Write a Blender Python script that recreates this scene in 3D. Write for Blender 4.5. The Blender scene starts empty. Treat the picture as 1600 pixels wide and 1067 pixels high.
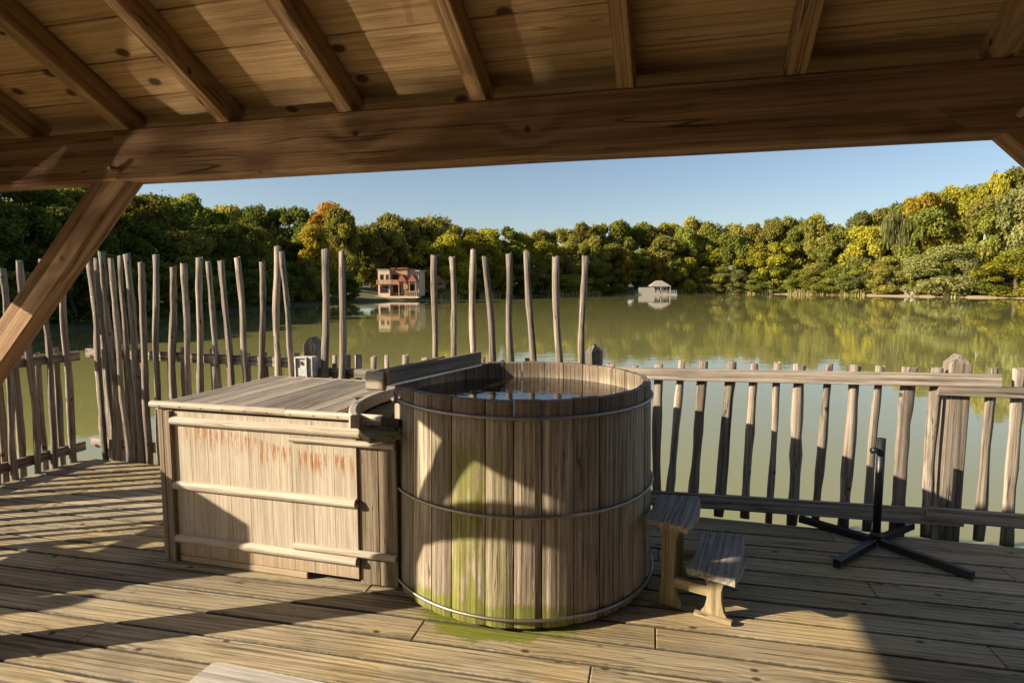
import bpy, math, random
import numpy as np
from mathutils import Matrix, Vector
R = math.radians
rnd = random.Random(11)
nrng = np.random.default_rng(5)
sc = bpy.context.scene

# ---------------------------------------------------------------- camera
cam_d = bpy.data.cameras.new('camera'); cam = bpy.data.objects.new('camera', cam_d); sc.collection.objects.link(cam)
cam.location = (0, 0, 1.65); cam.rotation_euler = (R(90 - 5.445), 0, 0)
cam_d.sensor_width = 36.0; cam_d.lens = 36.0 * 960 / 1600; cam_d.clip_start = 0.05; cam_d.clip_end = 5000
sc.camera = cam

# ---------------------------------------------------------------- sky and sun
SUN_EL, SUN_AZ = R(22), R(14)               # the light travels along (cos az, sin az)
sd = Vector((math.cos(SUN_EL) * math.cos(SUN_AZ), math.cos(SUN_EL) * math.sin(SUN_AZ), -math.sin(SUN_EL)))
world = bpy.data.worlds.new('World'); sc.world = world; world.use_nodes = True
wn = world.node_tree; wn.nodes.clear()
wo = wn.nodes.new('ShaderNodeOutputWorld'); wb = wn.nodes.new('ShaderNodeBackground'); ws = wn.nodes.new('ShaderNodeTexSky')
ws.sky_type = 'NISHITA'; ws.sun_disc = False; ws.sun_elevation = SUN_EL
ws.sun_rotation = math.atan2(-sd.x, -sd.y); ws.air_density = 0.8; ws.dust_density = 1.0; ws.ozone_density = 0.3
wb.inputs['Strength'].default_value = 0.058
wn.links.new(ws.outputs[0], wb.inputs[0]); wn.links.new(wb.outputs[0], wo.inputs[0])
sun_d = bpy.data.lights.new('sun', 'SUN'); sun_d.energy = 5.0; sun_d.angle = R(0.55); sun_d.color = (1.0, 0.86, 0.66)
sun = bpy.data.objects.new('sun', sun_d); sc.collection.objects.link(sun); sun.location = (-30, -8, 15)
sun.rotation_euler = sd.to_track_quat('-Z', 'Y').to_euler()
sc.view_settings.view_transform = 'Standard'; sc.view_settings.look = 'None'
sc.view_settings.exposure = 1.3; sc.view_settings.gamma = 1.0; sc.view_settings.use_curve_mapping = False
sc.cycles.blur_glossy = 0.0; sc.cycles.sample_clamp_indirect = 60.0
sc.cycles.max_bounces = 6; sc.cycles.diffuse_bounces = 3; sc.cycles.glossy_bounces = 3; sc.cycles.caustics_reflective = True
sc.cycles.use_guiding = True; sc.cycles.use_surface_guiding = True; sc.cycles.guiding_training_samples = 128
sc.cycles.use_adaptive_sampling = True; sc.cycles.adaptive_threshold = 0.02
sc.cycles.use_denoising = True

# ---------------------------------------------------------------- helpers
GA = R(-15.4)                                # the deck's own grid: u along the fence, v out over the lake
RG = Matrix.Rotation(GA, 4, 'Z')
def G(u, v, z=0.0): return RG @ Vector((u, v, z))
def frame(origin, xdir, up=(0, 0, 1)):
    x = Vector(xdir).normalized(); upv = Vector(up)
    y = upv.cross(x)
    if y.length < 1e-4: y = Vector((0, 1, 0)).cross(x)
    y.normalize(); z = x.cross(y)
    m = Matrix((x, y, z)).transposed().to_4x4(); m.translation = Vector(origin)
    return m
def link(o, parent, m):
    sc.collection.objects.link(o); o.matrix_basis = m
    if parent is not None:
        o.parent = parent; o.matrix_parent_inverse = parent.matrix_basis.inverted()
    return o
def mesh(name, verts, faces, smooth=False):
    me = bpy.data.meshes.new(name); me.from_pydata([tuple(v) for v in verts], [], faces); me.update()
    if smooth: me.polygons.foreach_set('use_smooth', [True] * len(me.polygons))
    return me
def obj(name, me, mat, parent=None, m=None):
    o = bpy.data.objects.new(name, me)
    if mat is not None and not me.materials: me.materials.append(mat)
    return link(o, parent, m if m is not None else Matrix())
def thing(name, loc, label, cat, group=None, rot=None):
    o = bpy.data.objects.new(name, None); o.empty_display_size = 0.2
    m = Matrix.Translation(Vector(loc))
    if rot is not None: m = m @ rot
    link(o, None, m); tag(o, label, cat, group); return o
def tag(o, label=None, cat=None, group=None, kind=None):
    if label: o['label'] = label
    if cat: o['category'] = cat
    if group: o['group'] = group
    if kind: o['kind'] = kind
    return o
def sweep(profile, xs, wob=0.0, taper=None, twist=0.0, rg=rnd, cap=True, seedv=None):
    """profile: list of (y,z) swept along local X through xs"""
    n = len(profile); V = []; F = []
    ph = [rg.uniform(0, 6.28) for _ in range(4)]
    for i, x in enumerate(xs):
        t = (x - xs[0]) / max(1e-6, xs[-1] - xs[0])
        oy = wob * (math.sin(3.1 * x + ph[0]) + .5 * math.sin(7.3 * x + ph[1])); oz = wob * .6 * (math.sin(2.7 * x + ph[2]) + .5 * math.sin(8.1 * x + ph[3]))
        s = 1.0 if taper is None else taper(t)
        for (y, z) in profile: V.append((x, y * s + oy, z * s + oz))
    for i in range(len(xs) - 1):
        for k in range(n):
            a = i * n + k; b = i * n + (k + 1) % n
            F.append((a, b, b + n, a + n))
    if cap:
        F.append(tuple(reversed(range(n)))); F.append(tuple(range((len(xs) - 1) * n, len(xs) * n)))
    return V, F
def rect_profile(w, t, ch):
    a, b = w / 2, t / 2
    return [(-a + ch, -b), (a - ch, -b), (a, -b + ch), (a, b - ch), (a - ch, b), (-a + ch, b), (-a, b - ch), (-a, -b + ch)]
def bar(name, p0, p1, w, t, mat, parent, up=(0, 0, 1), ch=0.004, wob=0.0, seg=1):
    """a sawn timber from p0 to p1 (centre line), w across, t along up"""
    p0, p1 = Vector(p0), Vector(p1); L = (p1 - p0).length
    xs = [-L / 2 + L * i / seg for i in range(seg + 1)]
    V, F = sweep(rect_profile(w, t, min(ch, w * .3, t * .3)), xs, wob)
    return obj(name, mesh(name, V, F), mat, parent, frame((p0 + p1) / 2, p1 - p0, up))
def tube(name, pts, r, mat, parent, n=8, closed=False):
    pts = [Vector(p) for p in pts]; V = []; F = []; N = len(pts)
    for i, p in enumerate(pts):
        a = pts[(i - 1) % N] if (closed or i > 0) else p; b = pts[(i + 1) % N] if (closed or i < N - 1) else p
        d = (b - a).normalized(); s = d.cross(Vector((0, 0, 1)))
        if s.length < 1e-3: s = Vector((1, 0, 0))
        s.normalize(); q = s.cross(d)
        rr = r[i] if isinstance(r, (list, tuple)) else r
        for k in range(n):
            an = 2 * math.pi * k / n; V.append(p + s * (rr * math.cos(an)) + q * (rr * math.sin(an)))
    for i in range(N if closed else N - 1):
        for k in range(n):
            F.append((i * n + k, i * n + (k + 1) % n, ((i + 1) % N) * n + (k + 1) % n, ((i + 1) % N) * n + k))
    if not closed: F += [tuple(reversed(range(n))), tuple(range((N - 1) * n, N * n))]
    return obj(name, mesh(name, V, F, True), mat, parent)
def prism(name, poly, z0, z1, mat, parent, m=None, ch=0.003):
    """poly in local xy (counter-clockwise), z0..z1, with a small chamfer on the upper edge"""
    n = len(poly); c = Vector((sum(p[0] for p in poly) / n, sum(p[1] for p in poly) / n))
    V = [(x, y, z0) for x, y in poly] + [(x, y, z1 - ch) for x, y in poly]
    for i in range(n):
        p = Vector(poly[i]); a = (Vector(poly[i - 1]) - p); b = (Vector(poly[(i + 1) % n]) - p)
        d = (a.normalized() + b.normalized())
        d = d.normalized() * ch * 1.3 if d.length > 1e-3 else (c - p).normalized() * ch
        V.append((p.x + d.x, p.y + d.y, z1))
    F = [tuple(reversed(range(n))), tuple(range(2 * n, 3 * n))]
    for r in (0, n):
        for k in range(n): F.append((r + k, r + (k + 1) % n, r + n + (k + 1) % n, r + n + k))
    return obj(name, mesh(name, V, F), mat, parent, m)
def join(parts):
    V = []; F = []
    for v, f in parts:
        b = len(V); V += [tuple(x) for x in v]; F += [tuple(i + b for i in q) for q in f]
    return V, F
def box_vf(x0, x1, y0, y1, z0, z1):
    V = [(x0, y0, z0), (x1, y0, z0), (x1, y1, z0), (x0, y1, z0), (x0, y0, z1), (x1, y0, z1), (x1, y1, z1), (x0, y1, z1)]
    return V, [(3, 2, 1, 0), (4, 5, 6, 7), (0, 1, 5, 4), (1, 2, 6, 5), (2, 3, 7, 6), (3, 0, 4, 7)]

# ---------------------------------------------------------------- materials
class NT:
    def __init__(s, name):
        s.mat = bpy.data.materials.new(name); s.mat.use_nodes = True; s.t = s.mat.node_tree; s.t.nodes.clear()
        s.out = s.n('ShaderNodeOutputMaterial')
    def n(s, typ, **kw):
        d = s.t.nodes.new(typ)
        for k, v in kw.items(): setattr(d, k, v)
        return d
    def put(s, sock, v):
        if isinstance(v, bpy.types.NodeSocket): s.t.links.new(v, sock)
        elif v is not None:
            try: sock.default_value = v
            except Exception: sock.default_value = (*v, 1.0) if len(v) == 3 else v
    def math(s, op, a, b=None, c=None, clamp=False):
        d = s.n('ShaderNodeMath', operation=op); d.use_clamp = clamp
        for i, x in enumerate((a, b, c)):
            if x is not None: s.put(d.inputs[i], x)
        return d.outputs[0]
    def vmath(s, op, a, b=None):
        d = s.n('ShaderNodeVectorMath', operation=op); s.put(d.inputs[0], a)
        if b is not None: s.put(d.inputs[1], b)
        return d.outputs['Value'] if op in ('LENGTH', 'DISTANCE', 'DOT_PRODUCT') else d.outputs[0]
    def noise(s, vec, scale=1.0, detail=4.0, rough=.55, dist=0.0, col=False):
        d = s.n('ShaderNodeTexNoise'); s.put(d.inputs['Vector'], vec)
        d.inputs['Scale'].default_value = scale; d.inputs['Detail'].default_value = detail
        d.inputs['Roughness'].default_value = rough; d.inputs['Distortion'].default_value = dist
        return d.outputs['Color'] if col else d.outputs['Fac']
    def ramp(s, fac, stops, interp='LINEAR'):
        d = s.n('ShaderNodeValToRGB'); d.color_ramp.interpolation = interp; e = d.color_ramp.elements
        while len(e) < len(stops): e.new(0.5)
        for q, (p, c) in zip(e, stops): q.position = p; q.color = (*c, 1.0) if len(c) == 3 else c
        s.put(d.inputs[0], fac); return d.outputs[0]
    def step(s, x, a, b):
        d = s.n('ShaderNodeMapRange', interpolation_type='SMOOTHSTEP'); s.put(d.inputs['Value'], x)
        d.inputs['From Min'].default_value = a; d.inputs['From Max'].default_value = b
        return d.outputs[0]
    def mix(s, fac, a, b, mode='MIX'):
        d = s.n('ShaderNodeMix', data_type='RGBA', blend_type=mode); s.put(d.inputs[0], fac); s.put(d.inputs[6], a); s.put(d.inputs[7], b)
        return d.outputs[2]
    def comb(s, x, y, z):
        d = s.n('ShaderNodeCombineXYZ')
        for i, v in enumerate((x, y, z)): s.put(d.inputs[i], v)
        return d.outputs[0]
    def sep(s, v):
        d = s.n('ShaderNodeSeparateXYZ'); s.put(d.inputs[0], v); return d.outputs
    def bump(s, h, strength, distance=0.01, normal=None):
        d = s.n('ShaderNodeBump'); s.put(d.inputs['Height'], h); d.inputs['Strength'].default_value = strength; d.inputs['Distance'].default_value = distance
        if normal is not None: s.put(d.inputs['Normal'], normal)
        return d.outputs[0]
    def bsdf(s, color, rough, normal=None, **kw):
        d = s.n('ShaderNodeBsdfPrincipled'); s.put(d.inputs['Base Color'], color); s.put(d.inputs['Roughness'], rough)
        if normal is not None: s.put(d.inputs['Normal'], normal)
        for k, v in kw.items(): s.put(d.inputs[k.replace('_', ' ')], v)
        s.t.links.new(d.outputs[0], s.out.inputs['Surface']); return d

def wood(name, dark, mid, light, grain=1.0, ring=1.0, knots=0.0, knot_col=(.05, .025, .012), grime=.5, grime_col=(.05, .04, .03), rough=.78, bump=.5, vary=.25, spec=.25, extra=None, ringf=150, streak=1.0, crack=1.0, knot_pick=.68):
    """weathered sawn timber, grain along local X; every piece gets its own cut of the pattern"""
    t = NT(name); tc = t.n('ShaderNodeTexCoord'); oi = t.n('ShaderNodeObjectInfo'); rd = oi.outputs['Random']
    off = t.comb(t.math('MULTIPLY', rd, 37.0), t.math('MULTIPLY', rd, 91.3), t.math('MULTIPLY', rd, 53.7))
    p = t.vmath('ADD', tc.outputs['Object'], off)
    warp = t.noise(t.vmath('MULTIPLY', p, (.55, 4.5, 4.5)), 1.0, 2.0)
    xyz = t.sep(p); yy = t.math('ADD', xyz[1], t.math('MULTIPLY', xyz[2], .73))
    k = None
    arg = t.math('ADD', t.math('MULTIPLY', yy, ringf), t.math('MULTIPLY', warp, 17.0))
    if knots > 0:
        vo = t.n('ShaderNodeTexVoronoi', feature='F1', voronoi_dimensions='2D'); t.put(vo.inputs['Vector'], t.vmath('MULTIPLY', t.comb(xyz[0], yy, 0.0), (3.0, 4.4, 1.0)))
        vo.inputs['Scale'].default_value = 1.0; vo.inputs['Randomness'].default_value = 1.0
        pick = t.math('GREATER_THAN', t.sep(vo.outputs['Color'])[0], knot_pick)
        kd = t.math('ADD', t.math('ADD', vo.outputs['Distance'], t.math('MULTIPLY', t.math('SUBTRACT', t.noise(p, 40.0, 2.0), .5), .03)), t.math('MULTIPLY', t.math('SUBTRACT', 1.0, pick), 5.0))
        k = t.math('SUBTRACT', 1.0, t.step(kd, .045 * knots, .095 * knots))
        arg = t.math('ADD', arg, t.math('MULTIPLY', t.math('SUBTRACT', 1.0, t.step(kd, 0.0, .40)), 5.0))
    rings = t.math('MULTIPLY_ADD', t.math('SINE', arg), .5, .5)
    fib = t.noise(t.vmath('MULTIPLY', p, (1.9, 105 * grain, 105 * grain)), 1.0, 5.0, .6)
    fine = t.noise(t.vmath('MULTIPLY', p, (16, 420, 420)), 1.0, 3.0, .6)
    f = t.math('ADD', t.math('MULTIPLY', fib, .92), t.math('MULTIPLY', rings, .13 * ring))
    f = t.math('ADD', f, t.math('MULTIPLY', t.math('SUBTRACT', fine, .5), .35))
    col = t.ramp(f, [(.30, dark), (.52, mid), (.78, light)])
    blot = t.noise(t.vmath('MULTIPLY', p, (1.6, 4.5, 4.5)), 1.0, 5.0, .6)
    g = t.math('MULTIPLY', t.step(blot, .47, .72), grime)
    col = t.mix(g, col, t.mix(.45, grime_col, col))
    stk = t.noise(t.vmath('MULTIPLY', p, (1.1, 46, 46)), 1.0, 4.0, .62)
    col = t.mix(t.math('MULTIPLY', t.step(stk, .54, .66), .55 * streak), col, t.mix(1.0, col, (.42, .38, .34), 'MULTIPLY'))
    crk = t.noise(t.vmath('MULTIPLY', p, (.9, 24, 24)), 1.0, 2.0, .5)
    cline = t.math('SUBTRACT', 1.0, t.step(t.math('ABSOLUTE', t.math('SUBTRACT', crk, .5)), .003, .013))
    cline = t.math('MULTIPLY', cline, t.step(t.noise(t.vmath('MULTIPLY', p, (2.2, 5, 5)), 1.0, 2.0), .52, .60))
    col = t.mix(t.math('MULTIPLY', cline, .8 * crack), col, t.mix(1.0, col, (.18, .16, .14), 'MULTIPLY'))
    if k is not None: col = t.mix(t.math('MULTIPLY', k, .9), col, knot_col)
    br = t.math('MULTIPLY_ADD', t.math('FRACT', t.math('MULTIPLY', rd, 17.31)), 2 * vary, 1.0 - vary)
    col = t.mix(1.0, col, t.comb(br, br, br), 'MULTIPLY')
    if extra: col = extra(t, tc, p, col, f)
    h = t.math('ADD', t.math('MULTIPLY', rings,   .22 * ring), t.math('ADD', fib, t.math('MULTIPLY', fine, .6)))
    h = t.math('SUBTRACT', h, t.math('MULTIPLY', cline, 1.5 * crack))
    t.bsdf(col, rough, t.bump(h, bump, .004), Specular_IOR_Level=spec)
    return t.mat
def plain(name, color, rough=.6, metallic=0.0, noise_amt=.25, nscale=12.0, bump=.15, spec=.4):
    t = NT(name); tc = t.n('ShaderNodeTexCoord'); nz = t.noise(tc.outputs['Object'], nscale, 5.0)
    c = t.mix(t.math('MULTIPLY', t.step(nz, .35, .75), noise_amt), color, tuple(x * .35 for x in color))
    t.bsdf(c, rough, t.bump(nz, bump, .004), Metallic=metallic, Specular_IOR_Level=spec); return t.mat
TC = Vector((0.06, 3.505, 0.0))                 # centre of the tub on the deck
tub = thing('hot_tub', TC, 'round wooden hot tub with three steel hoops, brim full of dark water', 'hot tub')
BOX0 = G(-2.995, 2.86, 0)
cab = thing('heater_cabinet', BOX0, 'low bleached wooden cabinet with rust streaks beside the round tub', 'cabinet', rot=RG)

def near_tub(t):
    d = t.n('ShaderNodeTexCoord'); d.object = tub; return d.outputs['Object']
def in_cab(t):
    d = t.n('ShaderNodeTexCoord'); d.object = cab; return d.outputs['Object']
def deck_extra(t, tc, p, col, f):
    q = near_tub(t); s = t.sep(q)
    r = t.vmath('LENGTH', t.comb(s[0], s[1], 0.0))
    nz = t.noise(q, 5.0, 5.0, .65)
    ring = t.math('SUBTRACT', 1.0, t.step(t.math('ADD', r, t.math('MULTIPLY', nz, .28)), .86, 1.06))
    front = t.math('MULTIPLY', t.step(s[0], .55, -.05), t.math('MULTIPLY', t.step(s[0], -.72, -.35), t.step(s[1], -.3, -.6)))
    m = t.math('MULTIPLY', ring, front)
    m = t.step(t.math('ADD', m, t.math('MULTIPLY', t.math('SUBTRACT', t.noise(t.vmath('MULTIPLY', q, (30, 60, 30)), 1.0, 5.0, .7), .5), .9)), .36, .66)
    m = t.math('MULTIPLY', m, t.step(t.math('MULTIPLY', ring, front), .02, .25))
    col = t.mix(t.math('MULTIPLY', m, .85), col, t.mix(f, (.05, .07, .004), (.20, .23, .012)))
    gold = t.step(t.noise(q, .9, 3.0), .42, .65)
    col = t.mix(t.math('MULTIPLY', gold, .6), col, t.mix(1.0, col, (1.12, .98, .60), 'MULTIPLY'))
    damp = t.step(t.noise(t.vmath('MULTIPLY', p, (2.5, 7, 7)), 1.0, 6.0, .7), .60, .70)
    col = t.mix(t.math('MULTIPLY', damp, .55), col, (.05, .042, .03))
    ly = t.math('ABSOLUTE', t.sep(tc.outputs['Object'])[1])
    ed = t.step(t.math('ADD', ly, t.math('MULTIPLY', t.math('SUBTRACT', t.noise(p, 30.0, 4.0), .5), .012)), .077, .085)
    return t.mix(t.math('MULTIPLY', ed, .85), col, (.03, .026, .018))   # dirt packed in the joints
def tub_extra(amount):
    def ex(t, tc, p, col, f):
        q = near_tub(t); s = t.sep(q)
        nz = t.noise(t.vmath('MULTIPLY', q, (9, 9, 2.2)), 1.0, 5.0, .65)
        side = t.math('MULTIPLY', t.step(s[1], -.2, -.5), t.math('MULTIPLY', t.step(s[0], .42, .1), t.step(s[0], -.75, -.5)))
        foot = t.math('MULTIPLY', t.step(t.math('SUBTRACT', s[2], t.math('MULTIPLY', nz, .16)), .12, -.02), side)
        hf = t.math('SUBTRACT', t.noise(t.vmath('MULTIPLY', q, (60, 60, 16)), 1.0, 6.0, .75), .5)
        foot = t.math('MULTIPLY', t.step(t.math('ADD', foot, t.math('MULTIPLY', hf, 1.1)), .36, .68), t.step(foot, .02, .3))
        col = t.mix(t.math('MULTIPLY', foot, .8), col, t.mix(f, (.05, .06, .006), (.22, .23, .025)))
        if amount > 0:
            patch = t.math('MULTIPLY', t.step(t.noise(t.vmath('MULTIPLY', q, (22, 22, 5)), 1.0, 6.0, .7), .34, .56), amount)
            patch = t.math('MULTIPLY', patch, t.step(s[2], .98, .78))
            col = t.mix(patch, col, t.mix(f, (.05, .055, .008), (.27, .26, .05)))
        wet = t.step(t.math('ADD', s[2], t.math('MULTIPLY', nz, .10)), 1.03, 1.12)
        dark = t.math('MULTIPLY', t.step(t.noise(t.vmath('MULTIPLY', q, (16, 16, 1.2)), 1.0, 4.0), .58, .72), .45)
        col = t.mix(dark, col, (.07, .05, .032))
        return t.mix(t.math('MULTIPLY', wet, .55), col, (.075, .045, .022))
    return ex
def cab_extra(t, tc, p, col, f):
    q = in_cab(t); s = t.sep(q)
    st = t.noise(t.comb(t.math('MULTIPLY', s[0], 50.0), 0.0, t.math('MULTIPLY', s[2], 4.0)), 1.0, 5.0, .72)
    top = t.math('SUBTRACT', .84, t.math('MULTIPLY', t.step(s[0], .35, 1.15), .10))
    d = t.math('SUBTRACT', top, s[2])
    ln = t.math('MULTIPLY', t.noise(t.comb(t.math('MULTIPLY', s[0], 11.0), 3.0, 0.0), 1.0, 3.0), .26)
    band = t.math('MULTIPLY', t.step(d, 0.0, .03), t.step(t.math('SUBTRACT', d, ln), .03, -.06))
    rust = t.math('MULTIPLY', t.step(st, .49, .56), band)
    col = t.mix(t.math('MULTIPLY', rust, .88), col, t.mix(t.noise(q, 60.0, 3.0), (.13, .045, .008), (.42, .165, .03)))
    low = t.step(t.math('ADD', s[2], t.math('MULTIPLY', t.noise(q, 8.0, 4.0), .12)), .26, .10)
    return t.mix(t.math('MULTIPLY', low, .5), col, (.30, .19, .085))

M = {}
M['deck'] = wood('deck_wood', (.10, .080, .052), (.335, .272, .175), (.49, .415, .29), ring=.8, knots=.8, grime=.75, grime_col=(.06, .048, .03), bump=.75, vary=.22, rough=.72, extra=deck_extra, ringf=190)
M['stave'] = wood('tub_wood', (.085, .066, .046), (.265, .215, .155), (.42, .36, .275), ring=1.0, grime=.6, grime_col=(.09, .06, .035), bump=.6, vary=.34, rough=.7, extra=tub_extra(0.0), ringf=210)
M['stave_mossy'] = wood('tub_wood_mossy', (.085, .066, .046), (.265, .215, .155), (.42, .36, .275), ring=1.0, grime=.6, grime_col=(.07, .06, .02), bump=.6, vary=.15, rough=.75, extra=tub_extra(.9), ringf=210)
M['stave_damp'] = wood('tub_wood_damp', (.085, .066, .046), (.265, .215, .155), (.42, .36, .275), ring=1.0, grime=.6, grime_col=(.07, .06, .02), bump=.6, vary=.15, rough=.75, extra=tub_extra(.35), ringf=210)
M['panel'] = wood('bleached_panel_wood', (.27, .22, .165), (.42, .36, .28), (.55, .49, .405), ring=.35, grime=.3, grime_col=(.30, .20, .10), bump=.3, vary=.06, extra=cab_extra, ringf=90, streak=.35, crack=.3)
M['trim'] = wood('bleached_trim_wood', (.28, .235, .175), (.46, .40, .315), (.60, .54, .445), ring=.5, grime=.5, grime_col=(.22, .17, .11), bump=.6, vary=.10)
M['side'] = wood('brown_side_wood', (.085, .065, .042), (.19, .145, .10), (.29, .235, .17), ring=1.0, grime=.4, bump=.5, vary=.15)
M['lid'] = wood('grey_lid_wood', (.10, .08, .062), (.27, .225, .175), (.42, .36, .285), ring=.4, grime=.85, grime_col=(.06, .05, .042), bump=.6, vary=.3)
M['shelf'] = wood('olive_shelf_wood', (.07, .055, .018), (.15, .12, .045), (.25, .205, .09), grime=.5, bump=.4, vary=.1)
M['dark'] = wood('dark_stained_wood', (.03, .024, .019), (.06, .048, .038), (.10, .085, .07), grime=.3, bump=.4, vary=.2)
M['fence'] = wood('grey_fence_wood', (.085, .068, .052), (.26, .212, .165), (.42, .36, .29), ring=.9, knots=.7, grime=.75, bump=.9, vary=.25)
M['rail'] = wood('grey_rail_wood', (.07, .057, .046), (.22, .182, .145), (.37, .32, .26), ring=1.6, knots=.5, grime=.6, bump=.6, vary=.2)
M['stake'] = wood('grey_stake_wood', (.07, .055, .042), (.25, .205, .16), (.42, .365, .30), ring=.5, knots=.7, grime=.85, bump=1.0, vary=.25)
M['beam'] = wood('larch_beam_wood', (.10, .050, .022), (.25, .142, .066), (.38, .235, .118), ring=1.4, knots=.45, grime=.35, grime_col=(.10, .045, .02), bump=.6, vary=.12, ringf=120, streak=.6)
M['rafter'] = wood('larch_rafter_wood', (.14, .075, .032), (.33, .20, .095), (.46, .30, .15), ring=1.2, knots=.4, grime=.3, grime_col=(.10, .05, .02), bump=.6, vary=.15, ringf=150)
M['ceil'] = wood('pine_ceiling_wood', (.27, .155, .065), (.45, .30, .145), (.57, .41, .22), grain=.8, ring=.5, knots=1.0, knot_col=(.045, .02, .01), grime=.3, grime_col=(.14, .07, .03), bump=.35, vary=.12, ringf=60, streak=.4, crack=.5, knot_pick=.45)
M['step'] = wood('stool_wood', (.10, .085, .07), (.26, .23, .19), (.42, .38, .33), grime=.5, bump=.5, vary=.15)
M['leg'] = wood('stool_leg_wood', (.12, .09, .045), (.26, .20, .11), (.38, .31, .185), grime=.7, bump=.4, vary=.1)
M['bench'] = wood('pale_bench_wood', (.32, .29, .25), (.50, .46, .41), (.62, .58, .53), ring=.4, grime=.35, grime_col=(.25, .21, .17), bump=.5, vary=.1)
M['steel'] = plain('galvanised_steel', (.30, .27, .235), .5, 1.0, .4, 40.0)
M['black'] = plain('black_painted_steel', (.012, .012, .014), .42, 0.0, .2, 30.0, .1, .5)
M['nail'] = plain('dark_nail', (.03, .025, .02), .5, .6)
M['white'] = plain('white_enamel', (.58, .56, .52), .45, 0.0, .35, 25.0)
M['lampbox'] = plain('weathered_white_paint', (.46, .43, .37), .6, 0.0, .55, 30.0)
M['soot'] = plain('dark_mark', (.05, .05, .05), .6)
M['glassy'] = plain('lamp_lens', (.45, .45, .44), .15, 0.0, .4, 60.0)
M['alu'] = plain('aluminium_strip', (.55, .55, .58), .35, .9, .2, 20.0)

def water_mat(name, color, rough, scale, strength, stretch=(1, 1, 1)):
    t = NT(name); g = t.n('ShaderNodeNewGeometry').outputs['Position']
    a = t.noise(t.vmath('MULTIPLY', g, stretch), scale, 3.0, .5); b = t.noise(t.vmath('MULTIPLY', g, stretch), scale * .13, 2.0, .5)
    calm = t.step(t.noise(g, scale * .02, 2.0), .38, .66)
    h = t.math('ADD', t.math('MULTIPLY', a, t.math('MULTIPLY_ADD', calm, .8, .2)), t.math('MULTIPLY', b, 1.6))
    murk = t.noise(g, .05, 3.0)
    c = t.mix(murk, color, tuple(x * .8 for x in color))
    t.bsdf(c, rough, t.bump(h, 1.0, strength), IOR=1.333, Specular_IOR_Level=.8); return t.mat
M['lake'] = water_mat('lake_water', (.25, .238, .085), .018, 1.6, .0045, (1.0, 1.6, 1))
M['tubwater'] = water_mat('tub_water', (.018, .012, .006), .02, 14.0, .0022)

# ---------------------------------------------------------------- terrain and lake
SHORE = [(-28.2, 25.6), (-29.1, 30.8), (-28.9, 37.8), (-29.2, 46.6), (-29.3, 56.2), (-29.4, 70.7), (-29.0, 84.5), (-26.5, 98.1), (-21.8, 104.9), (-15.8, 117.1), (-5.8, 138.4), (16.7, 160.3), (36, 171.5), (55.8, 179.2), (79.1, 169.2), (90.4, 145.0), (100.4, 132.4), (105.5, 126.8), (109.5, 117.1), (106, 95), (101, 60), (92, 20), (76, -20), (50, -52), (18, -66), (-16, -60), (-40, -40), (-46, -16), (-38, 4), (-30, 16)]
def smooth_closed(P, k):
    out = []; n = len(P)
    for i in range(n):
        p0, p1, p2, p3 = (Vector(P[(i + j) % n]) for j in (-1, 0, 1, 2))
        for s in range(k):
            t = s / k
            out.append(0.5 * ((2 * p1) + (-p0 + p2) * t + (2 * p0 - 5 * p1 + 4 * p2 - p3) * t * t + (-p0 + 3 * p1 - 3 * p2 + p3) * t ** 3))
    return out
shore = smooth_closed(SHORE, 6)
def terrain():
    V = []; F = []; n = len(shore); C = Vector((30, 60))
    rows = [(-3, -2.4), (-.4, -1.62), (.5, -1.42), (1.2, -1.18), (4, -1.02), (10, -.25), (24, .9), (60, 1.8), (260, 4), (2500, 4)]
    for k, (o, z) in enumerate(rows):
        for i, p in enumerate(shore):
            a, b = shore[i - 1], shore[(i + 1) % n]; d = (b - a).normalized(); nrm = Vector((-d.y, d.x))
            if nrm.dot(p - C) < 0: nrm = -nrm
            if o > 12: nrm = (p - C).normalized()
            j = 0 if k in (0,) else rnd.uniform(-.18, .18) * min(1.0, .3 + o * .1 if o > 0 else .6)
            q = p + nrm * (o + (rnd.uniform(-.5, .5) if 0 <= o < 3 else 0)); V.append((q.x, q.y, z + (j if o < 12 else 0)))
    for k in range(len(rows) - 1):
        for i in range(n):
            a = k * n + i; b = k * n + (i + 1) % n; F.append((b, a, a + n, b + n))
    return V, F
def ground_mat():
    t = NT('bank_earth'); g = t.n('ShaderNodeNewGeometry').outputs['Position']
    s = t.sep(g); nz = t.noise(g, .35, 5.0); n2 = t.noise(g, 3.0, 4.0)
    sand = t.mix(n2, (.20, .145, .085), (.36, .28, .18)); grass = t.mix(n2, (.035, .042, .012), (.10, .10, .028))
    m = t.math('MAXIMUM', t.step(t.math('ADD', s[2], t.math('MULTIPLY', nz, 1.0)), -.75, -.40), t.step(s[0], 60.0, 40.0))
    t.bsdf(t.mix(m, sand, grass), .95, t.bump(n2, .5, .1)); return t.mat
V, F = terrain(); ground = obj('ground', mesh('ground', V, F, True), ground_mat()); tag(ground, 'earth bank rising from the lake shore', None, None, 'structure')
V, F = box_vf(-60, 130, -80, 200, -1.9, -1.5); lake = obj('lake', mesh('lake', [(-90, -90, -1.5), (140, -90, -1.5), (140, 200, -1.5), (-90, 200, -1.5)], [(0, 1, 2, 3)]), M['lake'])
tag(lake, 'still olive green lake water', None, None, 'structure')

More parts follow.
